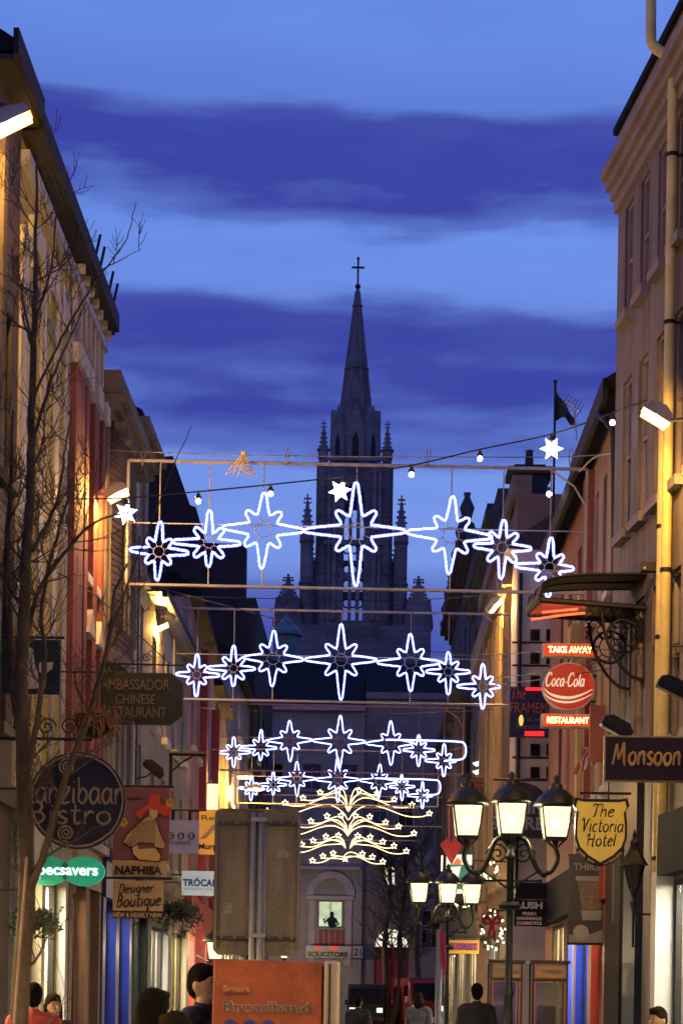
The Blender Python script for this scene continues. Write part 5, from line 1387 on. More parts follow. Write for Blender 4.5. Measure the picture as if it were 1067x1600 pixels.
e = sp(t, 924, 1402); m = MB(); m.tube([(e[0]+16*t['_s']*math.cos(a*math.pi/14), -.034, e[1]+18*t['_s']*math.sin(a*math.pi/14)) for a in range(28)], .006, 4, True); m.tube([(e[0]-16*t['_s'],-.034,e[1]),(e[0]+16*t['_s'],-.034,e[1])], .005, 4); m.tube([(e[0],-.034,e[1]-18*t['_s']),(e[0],-.034,e[1]+18*t['_s'])], .005, 4); m.build('roundel', gry, t)
polyboard(t, [(889,1474),(889,1462),(925,1460),(957,1447),(957,1474)], gry, -.028, -.016, 'sweep')
e = sp(t, 908, 1458); MB().prism([(e[0]+12*t['_s']*math.cos(a*math.pi/12), e[1]+12*t['_s']*math.sin(a*math.pi/12)) for a in range(24)], -.036, -.016, 'y').build('badge', mat('badge_grey', (.22,.19,.18), .6, .15, 4), t)
bracket(t, 886, 965, 1337, 1); bracket(t, 886, 965, 1476, 1)
t = sign('menu_lightbox', 'brown lit menu board with glowing panels beside the old wall lantern', 972, 1398, 27.3)
board(t, 957, 1352, 988, 1442, mat('brown_menu_board', (.13,.07,.045), .6, .2, 4), .1)
glow = lit_panel('amber_menu_glow', (1,.55,.15), (.5,.3,.1), .16, .4, 12)
for y_, h in ((1366, 22), (1412, 3), (1424, 8)):
    for k in range(4): board(t, 959+k*6.6, y_, 964+k*6.6, y_+h, glow, .02, -.055, 'glow_panel', 0)
bracket(t, 985, 1000, 1360, 1)
# neon takeaway cluster
t = sign('takeaway_sign_cluster', 'takeaway sign stack of two red neon boxes round a red oval drinks sign', 888, 1072, 31.0)
cream_b = mat('cream_sign_case', (.55,.42,.33), .5, .15, 3); redpan = emit('red_sign_glow', (1,.05,.012), .30); neon = emit('yellow_neon', (1,.62,.16), 1.9, False)
for y_, body, x1_ in ((1018, 'TAKE AWAY', 929), (1128, 'RESTAURANT', 925)):
    board(t, 846, y_-11, x1_, y_+10, cream_b, .2, name='box'); board(t, 849, y_-8.5, x1_-3, y_+7.5, redpan, .02, -.105, 'glow_face', 0)
    ltr(t, body, 854, y_-5.5, x1_-6, y_+4.5, neon, -.125, bold=.025)
s = t['_s']; e = sp(t, 888, 1074)
MB().prism([(e[0]+41*s*math.cos(a*math.pi/24), e[1]+37.5*s*math.sin(a*math.pi/24)) for a in range(48)], -.08, .08, 'y').build('oval_rim', cream_b, t)
redo = lit_panel('lit_red_oval', (1,.035,.01), (.38,.018,.01), .04, .35, 4)
MB().prism([(e[0]+39*s*math.cos(a*math.pi/24), e[1]+35.5*s*math.sin(a*math.pi/24)) for a in range(48)], -.086, -.0805, 'y').build('oval_face', redo, t)
wl = lit_panel('lit_cream_letter', (1,.78,.55), (.7,.6,.5), .12, .1, 3)
hand(t, 'Coca-Cola', 851, 1057, 911, 1077, .010, wl, -.095, slant=.25)
swoosh = lambda o_: [(849,1078+o_),(858,1086+o_),(872,1091+o_),(890,1092+o_),(908,1087+o_),(925,1078+o_)]
for o_, r_ in ((0,.022), (7,.016)):
    pp = catmull([(sp(t,*p)[0], -.090, sp(t,*p)[1]) for p in swoosh(o_)], 5); k = len(pp)
    m = MB().tube(pp, [r_*(.25+.9*math.sin(math.pi*i/(k-1))) for i in range(k)], 5); m.v = [(v[0], -.089+(v[1]+.090)*.2, v[2]) for v in m.v]; m.build('swoosh', wl, t)
m = MB()
for y_ in (1016, 1030, 1055, 1095, 1126): a, c = sp(t, 925, y_), sp(t, 938, y_); m.tube([(a[0],.05,a[1]),(c[0],.05,c[1])], .016, 5)
m.build('bracket', ironblack, t)
t = sign('lit_brown_post', 'dark red wooden sign post under the restaurant neon box', 931, 1145, 29.6, cat='post')
board(t, 921, 1103, 944, 1190, redtrim, .15)
t = sign('awning_bundle', 'crumpled striped red and white awning lit from below', 915, 1192, 30.0, cat='awning')
awn = [mat('awning_red', (.40,.06,.04), .7, .2, 4), mat('awning_white', (.6,.5,.48), .7, .2, 4)]
for k in range(7):
    pts = [(898+k*5, 1212-k*3), (904+k*4.6, 1192-k*3.5), (912+k*3.6, 1172-k*1.5)]
    pp = catmull([(sp(t,*p)[0], -.1+.03*k+random.uniform(-.03,.03), sp(t,*p)[1]) for p in pts], 4)
    MB().tube(pp, [.02+.018*math.sin(i) for i in range(len(pp))], 6).build('fold', awn[k % 2], t)
t = sign('framing_shop_sign', 'dark blue framing shop sign with orange letters behind the red oval', 850, 1110, 39.9)
nb = mat('navy_sign', (.012,.014,.09), .5, .2, 3); orr = mat('orange_letters', (.45,.10,.04), .5, .15, 4)
board(t, 796, 1074, 908, 1153, nb, .07)
hand(t, 'The', 798, 1078, 821, 1096, .009, orr, -.04); ltr(t, 'FRAMEMAKERS', 797, 1099, 900, 1115, orr, -.045, bold=-.005)
ltr(t, 'For all your', 808, 1122, 850, 1130, gry, -.04, bold=0); ltr(t, 'different Or', 806, 1132, 850, 1140, gry, -.04, bold=0); ltr(t, 'Notice', 836, 1141, 860, 1147, gry, -.04, bold=0)
board(t, 820, 1075.5, 846, 1080, emit('red_strip_light', (1,.02,.02), .5), .04, -.04, 'strip_light', 0); board(t, 820, 1144, 850, 1151, emit('red_strip_light', (0,0,0), 0), .04, -.04, 'strip_light', 0)
e = sp(t, 814, 1127); MB().ball((e[0],-.05,e[1]), .06, 10, (.8,.5,1.9)).build('reflected_lamp', emit('amber_reflection', (1,.6,.12), .3), t, True)  # emissive ball modelled as a reflection, no lamp stands here
t = sign('cosmetics_sign', 'black cosmetics sign with white block letters right of the near lamp post', 830, 1427, 37.0)
board(t, 803, 1407, 857, 1448, mat('black_fascia', (0,0,0)), .06)
wl2 = mat('white_print', (.65,.62,.58), .5, .1, 4)
ltr(t, 'LUSH', 807, 1410, 847, 1421, wl2, -.04, bold=.04); ltr(t, 'FRESH', 816, 1426, 837, 1431, wl2, -.04, bold=.03); ltr(t, 'HANDMADE', 807, 1433.5, 846, 1438.5, wl2, -.04, bold=.03); ltr(t, 'COSMETICS', 807, 1441, 846, 1446, wl2, -.04, bold=.03)
bracket(t, 800, 862, 1405, 1); MB().box(sp(t,805,0)[0], sp(t,855,0)[0], -.02, .02, sp(t,0,1404)[1], sp(t,0,1380)[1]).build('upper_board', mat('black_fascia', (0,0,0)), t)
t = sign('store_sign', 'dark round-topped store sign with grey capitals behind the lanterns', 812, 1265, 40.0)
n = 14
polyboard(t, [(770,1310),(770,1250)]+[(811-41*math.cos(math.pi*i/n), 1250-27*math.sin(math.pi*i/n)) for i in range(1, n)]+[(852,1250),(852,1310)], mat('charcoal_board', (.03,.03,.04), .5, .2, 3), -.04, .04, 'board')
gl_ = mat('grey_letter', (.33,.31,.34), .5, .1, 4)
ltr(t, 'MAIN', 784, 1252, 850, 1272, gl_, -.05, bold=.03); ltr(t, 'STORE', 766, 1277, 850, 1298, gl_, -.05, bold=.03)
bracket(t, 770, 868, 1219, 1, r=.025)
t = sign('sports_bar_sign', 'small brown bar sign with orange capitals above the left near lantern', 742, 1225, 50.0)
board(t, 726, 1216, 764, 1262, mat('dark_brown_board', (.09,.045,.025), .6, .2, 3), .08)
ltr(t, 'THE ROB ROY', 727, 1217.5, 762, 1222, orr, -.05, bold=.02); ltr(t, 'SPORTS BAR', 733, 1226, 760, 1230.5, orr, -.05, bold=.02)
bracket(t, 764, 778, 1219, 1)
t = sign('florist_sign', 'small yellow and magenta florist sign below the far lanterns', 724, 1480, 46.0)
board(t, 700, 1470, 748, 1491, mat('yellow_board', (.5,.33,.04), .5, .15, 3), .06); board(t, 701.5, 1474, 746.5, 1486, mat('magenta_band', (.45,.03,.12), .5, .15, 3), .066, name='band')
ltr(t, 'FLORIST', 702, 1475, 745, 1485, mat('dark_blue_paint', (0,0,0)), -.045, bold=.03)
bracket(t, 700, 762, 1465, 1)
t = sign('solicitor_plate', 'pale solicitors plate with the number 21 at the foot of the lit window', 521, 1488, 104.5)
board(t, 478, 1479, 549, 1498, mat('pale_plate', (.42,.36,.34), .6, .15, 2), .1); board(t, 551, 1479, 566, 1497, mat('pale_plate', (0,0,0)), .1, name='number_plate')
ltr(t, 'SOLICITORS', 481, 1488, 543, 1496, blk, -.09, bold=.04); ltr(t, '21', 552.5, 1482, 564, 1494, blk, -.09, bold=.01)
m = MB(); a = sp(t, 510, 1498); m.tube([(a[0],0,a[1]),(a[0],0,-(1.0))], .05, 5)
rd = emit('red_tail_light', (1,.03,.02), .35)
for x0_, x1_ in ((494,500), (517,527)): board(t, x0_, 1479.5, x1_, 1483.5, rd, .05, -.08, 'red_light', 0)

# ------------------------------------------------------------------ iron canopy on the right
t = thing('iron_canopy', 'dark curved iron and glass hotel canopy on scrolled brackets', 'canopy', wallpt(1010, 950, 0.0))
cl = t.location.copy()
ua = Vector((-.0865, 1, 0)).normalized(); oa = Vector((-1, -.0865, 0)).normalized()
def cpt(u, w, z): v = ua*u+oa*w; return (v.x, v.y, z)
U0, U1, OUT = 0.0, .95, 1.42
n = 8; m = MB()
prof_ = [(0,.44)]+[(OUT*math.sin(math.pi/2*i/n), .10+.33*max(0, math.cos(math.pi/2*i/n))**.4) for i in range(1, n+1)]
for (a, b_), (c, d) in zip(prof_, prof_[1:]): m.quad(cpt(U0,a,b_), cpt(U1,a,b_), cpt(U1,c,d), cpt(U0,c,d))
m.build('canopy_shell', mat('canopy_lead', (.020,.019,.016), .6, .3, 4, metal=.2), t)
m = MB()
for k in range(3):
    u = U0+(U1-U0)*k/2
    m.tube([cpt(u, a, b_+.01) for a, b_ in prof_], .022, 5)
m.tube([cpt(U0, OUT, .1), cpt(U1, OUT, .1)], .05, 6); m.tube([cpt(U0, 0, .0), cpt(U0, OUT, .06)], .04, 6); m.tube([cpt(U1, 0, .0), cpt(U1, OUT, .06)], .04, 6)
m.build('rib', ironblack, t)
m = MB(); m.quad(cpt(U0,.0,.02), cpt(U1,0,.02), cpt(U1,OUT,.03), cpt(U0,OUT,.03)); m.build('soffit', mat('dark_gloss_soffit', (.014,.010,.009), .3, .2, 3), t)
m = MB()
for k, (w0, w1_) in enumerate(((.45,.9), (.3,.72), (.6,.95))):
    u = .12+.25*k; MB().tube([cpt(u, w0+.45, -.02), cpt(u+.3, w1_+.42, -.02)], .014, 5).build('neon_reflection', emit('neon_reflection', (1,.06,.02), 1.3), t)  # glowing rods stand in for sign neon reflected under the canopy

for u in (.05, .85):
    m = MB(); q = [(0,-.95),(.18,-.9),(.36,-.72),(.52,-.42),(.60,-.05)]
    m.tube(catmull([Vector(cpt(u, w, z)) for w, z in q], 6), .022, 6); m.tube([cpt(u,0,-1.05), cpt(u,0,0)], .025, 6)
    m.tube([Vector(cpt(u, .30+.22*math.cos(a*math.pi/10), -.38+.22*math.sin(a*math.pi/10))) for a in range(20)], .018, 6, True)
    m.tube([Vector(cpt(u, .30+.14*math.cos(a*math.pi/10), -.38+.14*math.sin(a*math.pi/10))) for a in range(20)], .01, 6, True)
    for a in range(8):
        c, s = math.cos(a*math.pi/4), math.sin(a*math.pi/4); m.tube([cpt(u, .30+.14*c, -.38+.14*s), cpt(u, .30+.22*c, -.38+.22*s)], .009, 4)
    for z in (-.02, -.16):
        for k in range(4): m.tube([cpt(u, .06+k*.16, z), cpt(u, .16+k*.16, z-.12)], .010, 4); m.tube([cpt(u, .16+k*.16, z), cpt(u, .06+k*.16, z-.12)], .010, 4)
    m.build('bracket', ironblack, t)

# old wall lantern beside the shield, floodlights, baskets
t = thing('wall_lantern', 'unlit black iron wall lantern beside the hotel shield', 'lantern', P(990, 1390, 25.3))
m = MB(); s = 25.3/F
m.lathe([(.05,0),(.13,.30),(.13,.31)], 6, (0,0,0)); m.build('pane', mat('dusty_glass', (.06,.055,.05), .15, .3, 6), t)
m = MB()
for k in range(6): a = k*math.pi/3; m.tube([(.055*math.cos(a),.055*math.sin(a),0),(.137*math.cos(a),.137*math.sin(a),.31)], .008, 4)
m.lathe([(.2,.31),(.17,.34),(.07,.50),(.05,.58),(.06,.60),(.02,.66),(.03,.70),(.0,.78)], 6); m.lathe([(.015,-.75),(.02,-.3),(.045,-.18),(.02,-.12),(.05,-.03),(.055,0)], 8); m.tube([(0,0,-.32),(.28,.1,-.32)], .014, 5)
m.build('frame', ironblack, t)
def flood(label, px, py, d, ang, wall):
    t = thing('floodlight', label, 'floodlight', P(px, py, d), group='floodlights over the signs')
    M_ = Matrix.Rotation(ang, 4, 'Y'); m = MB(); m.box(-.20,.20,-.09,.09,-.06,.06); m.prism([(-.20,.06),(.18,.06),(.12,.12),(-.12,.12)], -.07, .07, 'y'); m.v = [tuple(M_ @ Vector(v)) for v in m.v]; m.build('housing', ironblack, t, bevel=.01)
    g_ = MB(); g_.box(-.17,.17,-.07,.07,-.068,-.061); g_.v = [tuple(M_ @ Vector(v)) for v in g_.v]; g_.build('glass', mat('dusty_glass', (0,0,0)), t)
    MB().tube([(0,0,0),(wall*.12,0,-.12),(wall*.3,.1,-.15)], .015, 5).build('arm', ironblack, t)
    return t
flood('black floodlight tilted above the lilac sign bracket', 240, 1203, 33.5, rad(38), -1)
flood('black floodlight just above the dark maroon fashion sign', 963, 1138, 24.0, rad(28), 1)
flood('black floodlight at the right edge beside the yellow downpipe', 1052, 1076, 23.0, rad(25), 1)
t = sign('wall_alarm_box', 'small dark camera box on the wall above the canopy', 1012, 886, 25.4, cat='box'); board(t, 1000, 879, 1026, 894, ironblack, .12); e = sp(t, 1006, 890); MB().ball((e[0],-.07,e[1]), .02, 8).build('lens', white_paint, t)
def basket(label, px, py, d, R_, dry, n):
    t = thing('hanging_basket', label, 'plant', P(px, py, d), group='hanging baskets on the left')
    MB().lathe([(R_*.35,-R_*.95),(R_*.8,-R_*.6),(R_,-.02),(R_,.03)], 12).build('basket', mat('moss_basket', (.035,.03,.02), .95, .4, 10, .5), t)
    MB().tube([(-R_,0,0),(0,0,R_*2.2),(R_,0,0)], .006, 4).build('chain', ironblack, t)
    rs = random.Random(int(px)); m = MB(); lf = MB()
    for i in range(n):
        a = rs.uniform(0, 6.283); l = rs.uniform(.5, 1.25)*R_*1.7; up = rs.uniform(.1, .9)
        p0 = Vector((rs.uniform(-.6,.6)*R_, rs.uniform(-.6,.6)*R_, 0)); dr_ = Vector((math.cos(a), math.sin(a), up))
        pts = [p0+dr_*l*k/4+Vector((0,0,-l*(k/4)**2*rs.uniform(.5,1.3))) for k in range(5)]
        if dry:
            for u_, v_ in zip(pts, pts[1:]): w_ = Vector((-math.sin(a), math.cos(a), 0))*.006; m.add([u_-w_, u_+w_, v_+w_*.6, v_-w_*.6], [(0,1,2,3)])
        else:
            m.tube(pts, .004, 3)
            for q in pts[1:]:
                for _ in range(3):
                    c = q+Vector((rs.uniform(-.05,.05), rs.uniform(-.05,.05), rs.uniform(-.05,.05))); a1 = Vector((rs.uniform(-1,1), rs.uniform(-1,1), rs.uniform(-1,1))).normalized()*.03; b1 = a1.orthogonal().normalized()*.02
                    lf.add([c-a1, c-b1, c+a1, c+b1], [(0,1,2,3)])
    m.build('grass' if dry else 'stems', mat('dry_grass', (.30,.13,.05), .8, .4, 8) if dry else mat('green_stem', (.05,.07,.03), .8, .3, 6), t, kind='stuff')
    if lf.v: lf.build('leaves', mat('basket_leaf', (.05,.085,.04), .6, .35, 9), t, kind='stuff')
    MB().tube([(0,0,R_*2.2),(-R_*2.6,0,R_*2.2)], .012, 5).build('bracket', ironblack, t)
basket('hanging basket of dry rust-coloured grass above the round bistro sign', 147, 1122, 25.5, .27, True, 360)
basket('leafy hanging basket behind the trunk of the street tree', 50, 1435, 20.0, .13, False, 70)
basket('dark leafy hanging basket below the lilac sign', 277, 1420, 33.0, .20, False, 120)

# ------------------------------------------------------------------ Christmas things by the florist
redcloth = mat('red_cloth', (.32,.02,.03), .8, .25, 6)
t = sign('heart_banner', 'dark red pointed cloth banner hanging left of the illuminated poster', 705, 1325, 44.0, cat='banner')
polyboard(t, [(687,1320),(702,1308),(704,1318),(712,1308),(722,1320),(706,1352)], redcloth, -.03, .03, 'cloth'); m = MB(); a, c = sp(t, 700, 1262), sp(t, 702, 1318); m.tube([(a[0],0,a[1]),(c[0],0,c[1])], .02, 5); m.build('ribbon', mat('pink_ribbon', (.5,.09,.11), .7, .2, 6), t)
t = sign('lit_poster', 'illuminated green and white Christmas poster behind the far lanterns', 716, 1367, 47.0, cat='poster')
board(t, 697, 1336, 737, 1397, lit_panel('poster_white', (.9,1,.95), (.7,.7,.7), .16, .15, 3), .08)
board(t, 700, 1352, 735, 1390, lit_panel('poster_green', (.03,.22,.14), (.03,.2,.12), .10, .3, 5), .012, -.047, 'print', 0); polyboard(t, [(706,1352),(714,1341),(720,1346),(719,1352)], lit_panel('poster_orange', (1,.25,.05), (.6,.2,.05), .12, .1, 5), -.058, -.05, 'print'); polyboard(t, [(704,1356),(720,1354),(716,1372),(708,1384),(704,1372)], lit_panel('poster_white', (0,0,0), (0,0,0), 0), -.060, -.054, 'print')
bracket(t, 737, 760, 1345, 1)
t = sign('rope_light_loop', 'U-shaped white rope light round the illuminated poster', 730, 1380, 45.5, cat='street decoration')
pp = resample(catmull([(sp(t,*p)[0], 0, sp(t,*p)[1]) for p in ((690,1338),(690,1380),(694,1395),(704,1408),(718,1417),(733,1417),(744,1408),(750,1390),(750,1360))], 6), .12)
m = MB()
for i in range(0, len(pp)-1):
    if i % 4 == 0: MB().tube(pp[i:i+4], .016, 5).build('light_tube', emit('warm_white_rope', (1,.85,.62), 1.0), t)
MB().tube(pp, .008, 4).build('wire', wire, t)
def wreath(label, px, py, d, R_, bow, seed):
    t = thing('christmas_wreath', label, 'wreath', P(px, py, d), group='lit wreaths on the right'); rs = random.Random(seed); m = MB(); bl = MB()
    for i in range(420):
        a = rs.uniform(0, 6.283); q = rs.gauss(0, .32)*R_*.5; b_ = rs.gauss(0, .3)*R_*.5
        c = Vector(((R_+q)*math.cos(a)*.62, b_, (R_+q)*math.sin(a))); v = Vector((rs.uniform(-1,1), rs.uniform(-1,1), rs.uniform(-1,1))).normalized()*R_*.13; w_ = v.orthogonal().normalized()*R_*.04; m.add([c-v, c-w_, c+v, c+w_], [(0,1,2,3)])
    m.build('greenery', mat('fir_green', (.03,.055,.025), .7, .4, 9), t, kind='stuff')
    for i in range(26):
        a = rs.uniform(0, 6.283); q = rs.gauss(0, .3)*R_*.5; bl.ball(((R_+q)*math.cos(a)*.62, -R_*.2+rs.uniform(-.05,.05), (R_+q)*math.sin(a)), .018, 6)
    bl.build('bulbs', emit('warm_fairy_bulb', (1,.78,.42), 2.2, False), t, kind='stuff')
    if bow:
        b2 = MB()
        for sx in (-1, 1):
            b2.tube(catmull([(0,-R_*.3,R_*.3),(sx*R_*.3,-R_*.35,R_*.75),(sx*R_*.45,-R_*.3,R_*.35),(0,-R_*.3,R_*.25)], 5), R_*.09, 6); b2.tube(catmull([(0,-R_*.3,R_*.25),(sx*R_*.15,-R_*.35,-R_*.2),(sx*R_*.22,-R_*.3,-R_*.7)], 5), R_*.10, 6)
        b2.build('bow', redcloth, t)
    MB().tube([(0,0,R_),(.3,.1,R_*1.1)], .012, 5).build('bracket', ironblack, t)
wreath('lit Christmas wreath with red bow right of the florist sign', 768, 1452, 34.0, .30, True, 3)
wreath('small lit wreath above the red-bowed one', 766, 1362, 36.0, .17, False, 4)
t = sign('shell_floodlight', 'cold white twin spotlight under the third garland end', 747, 1198, 54.0, cat='floodlight')
for y_ in (1193, 1206):
    polyboard(t, [(738,y_),(757,y_-6),(758,y_+1),(744,y_+5)], emit('cold_spot', (.7,.85,1), .4), -.08, .08, 'lamp')
bracket(t, 755, 768, 1200, 1)

# ------------------------------------------------------------------ flag, aerial
t = thing('rooftop_flag', 'limp dark flag on a pole above the red takeaway house', 'flag', P(866, 700, 36))
s = 36/F; m = MB(); m.tube([(0,0,-1.2),(0,0,104*s)], .022, 6); m.ball((0,0,104*s), .04, 6); m.build('pole', ironblack, t)
m = MB(); cols = 8
for i in range(cols):
    x0_, x1_ = 30*s*i/cols, 30*s*(i+1)/cols
    def fz(x, tp): u = x/(30*s); return ((90-45*u) if tp else (42+6*math.sin(u*5)))*s
    y0_, y1_ = .06*math.sin(i*1.3), .06*math.sin((i+1)*1.3)
    m.add([(x0_+.02,y0_,fz(x0_,False)),(x1_+.02,y1_,fz(x1_,False)),(x1_+.02,y1_,fz(x1_,True)),(x0_+.02,y0_,fz(x0_,True))], [(0,1,2,3)])
m.build('cloth', mat('flag_cloth', (.05,.035,.055), .9, .25, 4), t, True)
t = thing('roof_aerial', 'small television aerial on the eaves beside the flag', 'aerial', P(897, 632, 33)); m = MB(); m.tube([(-.15,0,.08),(.12,0,-.12)], .012, 5)
for k in range(6): c = Vector((-.15+.05*k, 0, .08-.037*k)); m.tube([c+Vector((-.06,.05,-.09)), c+Vector((.06,-.05,.09))], .006, 4)
m.tube([(0,0,0),(.05,0,-.6)], .012, 5); m.build('aerial', steel, t)

# ------------------------------------------------------------------ street furniture at the bottom
# back of a road sign on twin poles
t = thing('road_sign', 'grey-brown back of a large road sign on paired poles', 'road sign', (P(400,1557,13.0).x, 13.0, .004))
s = 13.0/F
gx = lambda px: (px-400)*s
gz = lambda py: CZ+(HY-py)*s
signb = mat('sign_back_metal', (.25,.20,.14), .55, .35, 3, .08, metal=.2, streak=1)
m = MB(); x0_, x1_, z0_, z1_ = gx(331), gx(466), gz(1497), gz(1267); r_ = .05
pl = []
for cx_, cz_, a0 in ((x1_-r_, z1_-r_, 0), (x0_+r_, z1_-r_, 90), (x0_+r_, z0_+r_, 180), (x1_-r_, z0_+r_, 270)):
    for k in range(6): a = rad(a0+k*18); pl.append((cx_+r_*math.cos(a), cz_+r_*math.sin(a)))
m.prism(pl, .02, .026, 'y'); m.build('plate', signb, t)
fl_ = MB(); fl_.box(x0_+.01, x0_+.02, -.012, .0195, z0_+.05, z1_-.05); fl_.box(x1_-.02, x1_-.01, -.012, .0195, z0_+.05, z1_-.05); fl_.box(x0_+.06, x1_-.06, -.012, .0195, z1_-.012, z1_-.003); fl_.build('edge_flange', signb, t)
for py_ in (1290, 1470):
    c = MB(); c.box(gx(336), gx(461), -.012, .018, gz(py_)-.012, gz(py_)+.012); c.build('channel', mat('dark_channel', (.05,.045,.04), .5, .2, 3, metal=.3), t)
for py_ in (1290, 1470):
    for px_ in (345, 365, 385, 418, 436, 454):
        MB().lathe([(.007,0),(.007,.006),(.004,.009)], 6, (0,0,0)).build('bolt', steel, t).location = (gx(px_), -.014, gz(py_))
for k_, (xa_, ya_, xb_, yb_) in enumerate(((428,1330,447,1343), (348,1415,360,1432))):
    MB().box(gx(xa_), gx(xb_), .0145, .0192, gz(yb_), gz(ya_)).build('sticker', mat('worn_sticker', (.34,.30,.26), .6, .5, 60), t)
pg = mat('grey_pole', (.36,.34,.33), .4, .2, 4, metal=.5)
for px_ in (392, 404):
    MB().tube([(gx(px_),-.04,0),(gx(px_),-.04,gz(1275))], .018, 10).build('pole', pg, t, True)
MB().tube([(gx(410),-.02,0),(gx(410),-.02,gz(1275))], .010, 8).build('pole', pg, t, True)
for py_ in (1285, 1466):
    c = MB(); c.box(gx(388), gx(413), -.062, -.02, gz(py_)-.015, gz(py_)+.015); c.build('clamp', pg, t, bevel=.003)
# orange advertising kiosk
t = thing('payphone_kiosk', 'payphone kiosk side with orange broadband advert in the bottom foreground', 'kiosk', (P(420,1557,12.0).x, 12.0, .004))
s = 12.0/F; gx = lambda px: (px-420)*s
ad = mat('orange_advert', (.44,.10,.028), .45, .45, 3.5)
m = MB(); m.prism([(gx(331),.2),(gx(505),.2),(gx(503),gz(1500)*0+CZ+(HY-1506)*s),(gx(334),CZ+(HY-1503)*s)], -.05, .05, 'y'); m.build('advert_panel', ad, t, bevel=.008)
m = MB(); m.box(gx(506), gx(530), -.10, .35, .02, CZ+(HY-1504)*s); m.build('side_frame', mat('pale_kiosk_frame', (.42,.31,.22), .4, .2, 3), t, bevel=.02)
m = MB(); m.box(gx(513), gx(517), -.106, .2, .2, CZ+(HY-1509)*s); m.build('groove', mat('dark_channel', (0,0,0)), t)
m = MB(); m.box(gx(331), gx(505), .06, .8, 0, CZ+(HY-1506)*s-.02); m.build('cabinet', mat('dark_cabinet', (.05,.045,.045), .5, .2, 3), t)
lo = mat('pale_orange_letter', (.62,.28,.12), .5, .15, 4); dg_ = mat('grey_brown_letter', (.10,.075,.08), .5, .15, 4)
zz = lambda py: CZ+(HY-py)*s
lettering('Smart', (gx(349)+gx(391))/2, zz(1549), gx(391)-gx(349), 10*s, lo, t, -.058, bold=.02); lettering('telecom', (gx(350)+gx(391))/2, zz(1557), gx(391)-gx(350), 3.5*s, dg_, t, -.056, bold=0)
lettering('Broadband', gx(418)+.0, zz(1577.5), gx(485)-gx(350), 19*s, lo, t, -.056, bold=.055, depth=.004); lettering('Broadband', gx(418), zz(1577.5), gx(485)-gx(351), 18*s, dg_, t, -.060, bold=.0)
for k in range(3): MB().prism([(gx(362)+k*.115+.045*math.cos(a*math.pi/10), zz(1609)+.045*math.sin(a*math.pi/10)) for a in range(20)], -.058, -.05, 'y').build('disc', mat('dark_blue_paint', (0,0,0)), t)
# twin telephone booths
t0 = None
for i, (xa, xb, lab) in enumerate(((765, 816, 'left of two brown telephone booths under the near lamp post'), (831, 887, 'right of two brown telephone booths under the near lamp post'))):
    d = 29.5; s = d/F; c = (xa+xb)/2
    t = thing('telephone_booth', lab, 'telephone booth', (P(c,1557,d).x, d, .004), group='telephone booths')
    W_ = (xb-xa)*s/2; T = CZ+(HY-1497)*s
    fr = MB()
    for sx in (-1, 1):
        for y_ in (0, .5): fr.box(sx*W_-.03*sx, sx*W_, y_, y_+.05, 0, T-.05)
    fr.box(-W_-.03, W_+.03, -.03, .58, T-.05, T); fr.box(-W_+.03, W_-.03, .005, .045, T-.32, T-.27); fr.build('frame', mat('dark_bronze', (.045,.032,.025), .45, .25, 4, metal=.3), t)
    gi = MB()
    for sx in (-1, 1): gi.box(sx*(W_-.03), sx*(W_-.055), -.006, .03, .2, T-.33)
    gi.box(-W_+.04, W_-.04, -.006, .02, T-.27, T-.25); gi.box(-W_+.04, W_-.04, -.006, .02, T-.085, T-.065); gi.box(-W_+.04, -W_+.06, -.006, .02, T-.25, T-.085); gi.box(W_-.06, W_-.04, -.006, .02, T-.25, T-.085); gi.build('orange_trim', mat('orange_trim', (.36,.14,.03), .4, .2, 4), t)
    h_ = MB().box(-W_+.06, W_-.06, 0, .03, T-.25, T-.085).build('header', mat('tan_header', (.32,.2,.13), .5, .15, 4), t)
    lettering('TELEPHONE', 0.03, T-.165, W_*1.2, .055, gry, h_, -.006, bold=.01)
    MB().box(-W_+.055, W_-.055, .012, .02, .3, T-.33).build('pane', clear, t)
    MB().box(-W_+.06, W_-.06, .50, .53, .2, T-.33).build('back_panel', mat('grey_booth_panel', (.22,.21,.19), .5, .25, 3), t)
    ph = MB().box(-.13, .13, .34, .49, .95, 1.5).build('telephone', mat('dark_cabinet', (0,0,0)), t, bevel=.02)
    MB().tube(catmull([(-.1,.32,1.2),(-.14,.27,1.0),(-.05,.28,.8),(.02,.32,.98)], 5), .012, 5).build('cord', ironblack, ph)
# grey pole with magenta scarf
t = thing('grey_street_pole', 'slim grey pole with a magenta cloth tied to it', 'pole', (P(685,1557,32).x, 32, .004)); s = 32/F
MB().lathe([(.06,0),(.055,.3),(.05,CZ+(HY-1452)*s),(.0,CZ+(HY-1450)*s)], 12).build('pole', mat('slate_grey_pole', (.16,.16,.17), .5, .2, 4, metal=.3), t, True)
m = MB(); 
for k in range(4): m.tube(catmull([(.03+.012*k,-.05,CZ+(HY-1454)*s),(.045+.01*k,-.055,CZ+(HY-1480)*s),(.06+.012*k,-.04,CZ+(HY-1500)*s),(.075,-.04,CZ+(HY-1522)*s)], 4), [.03*(1-.02*i) for i in range(13)], 5)
m.build('cloth', mat('magenta_cloth', (.32,.01,.10), .8, .2, 6), t)

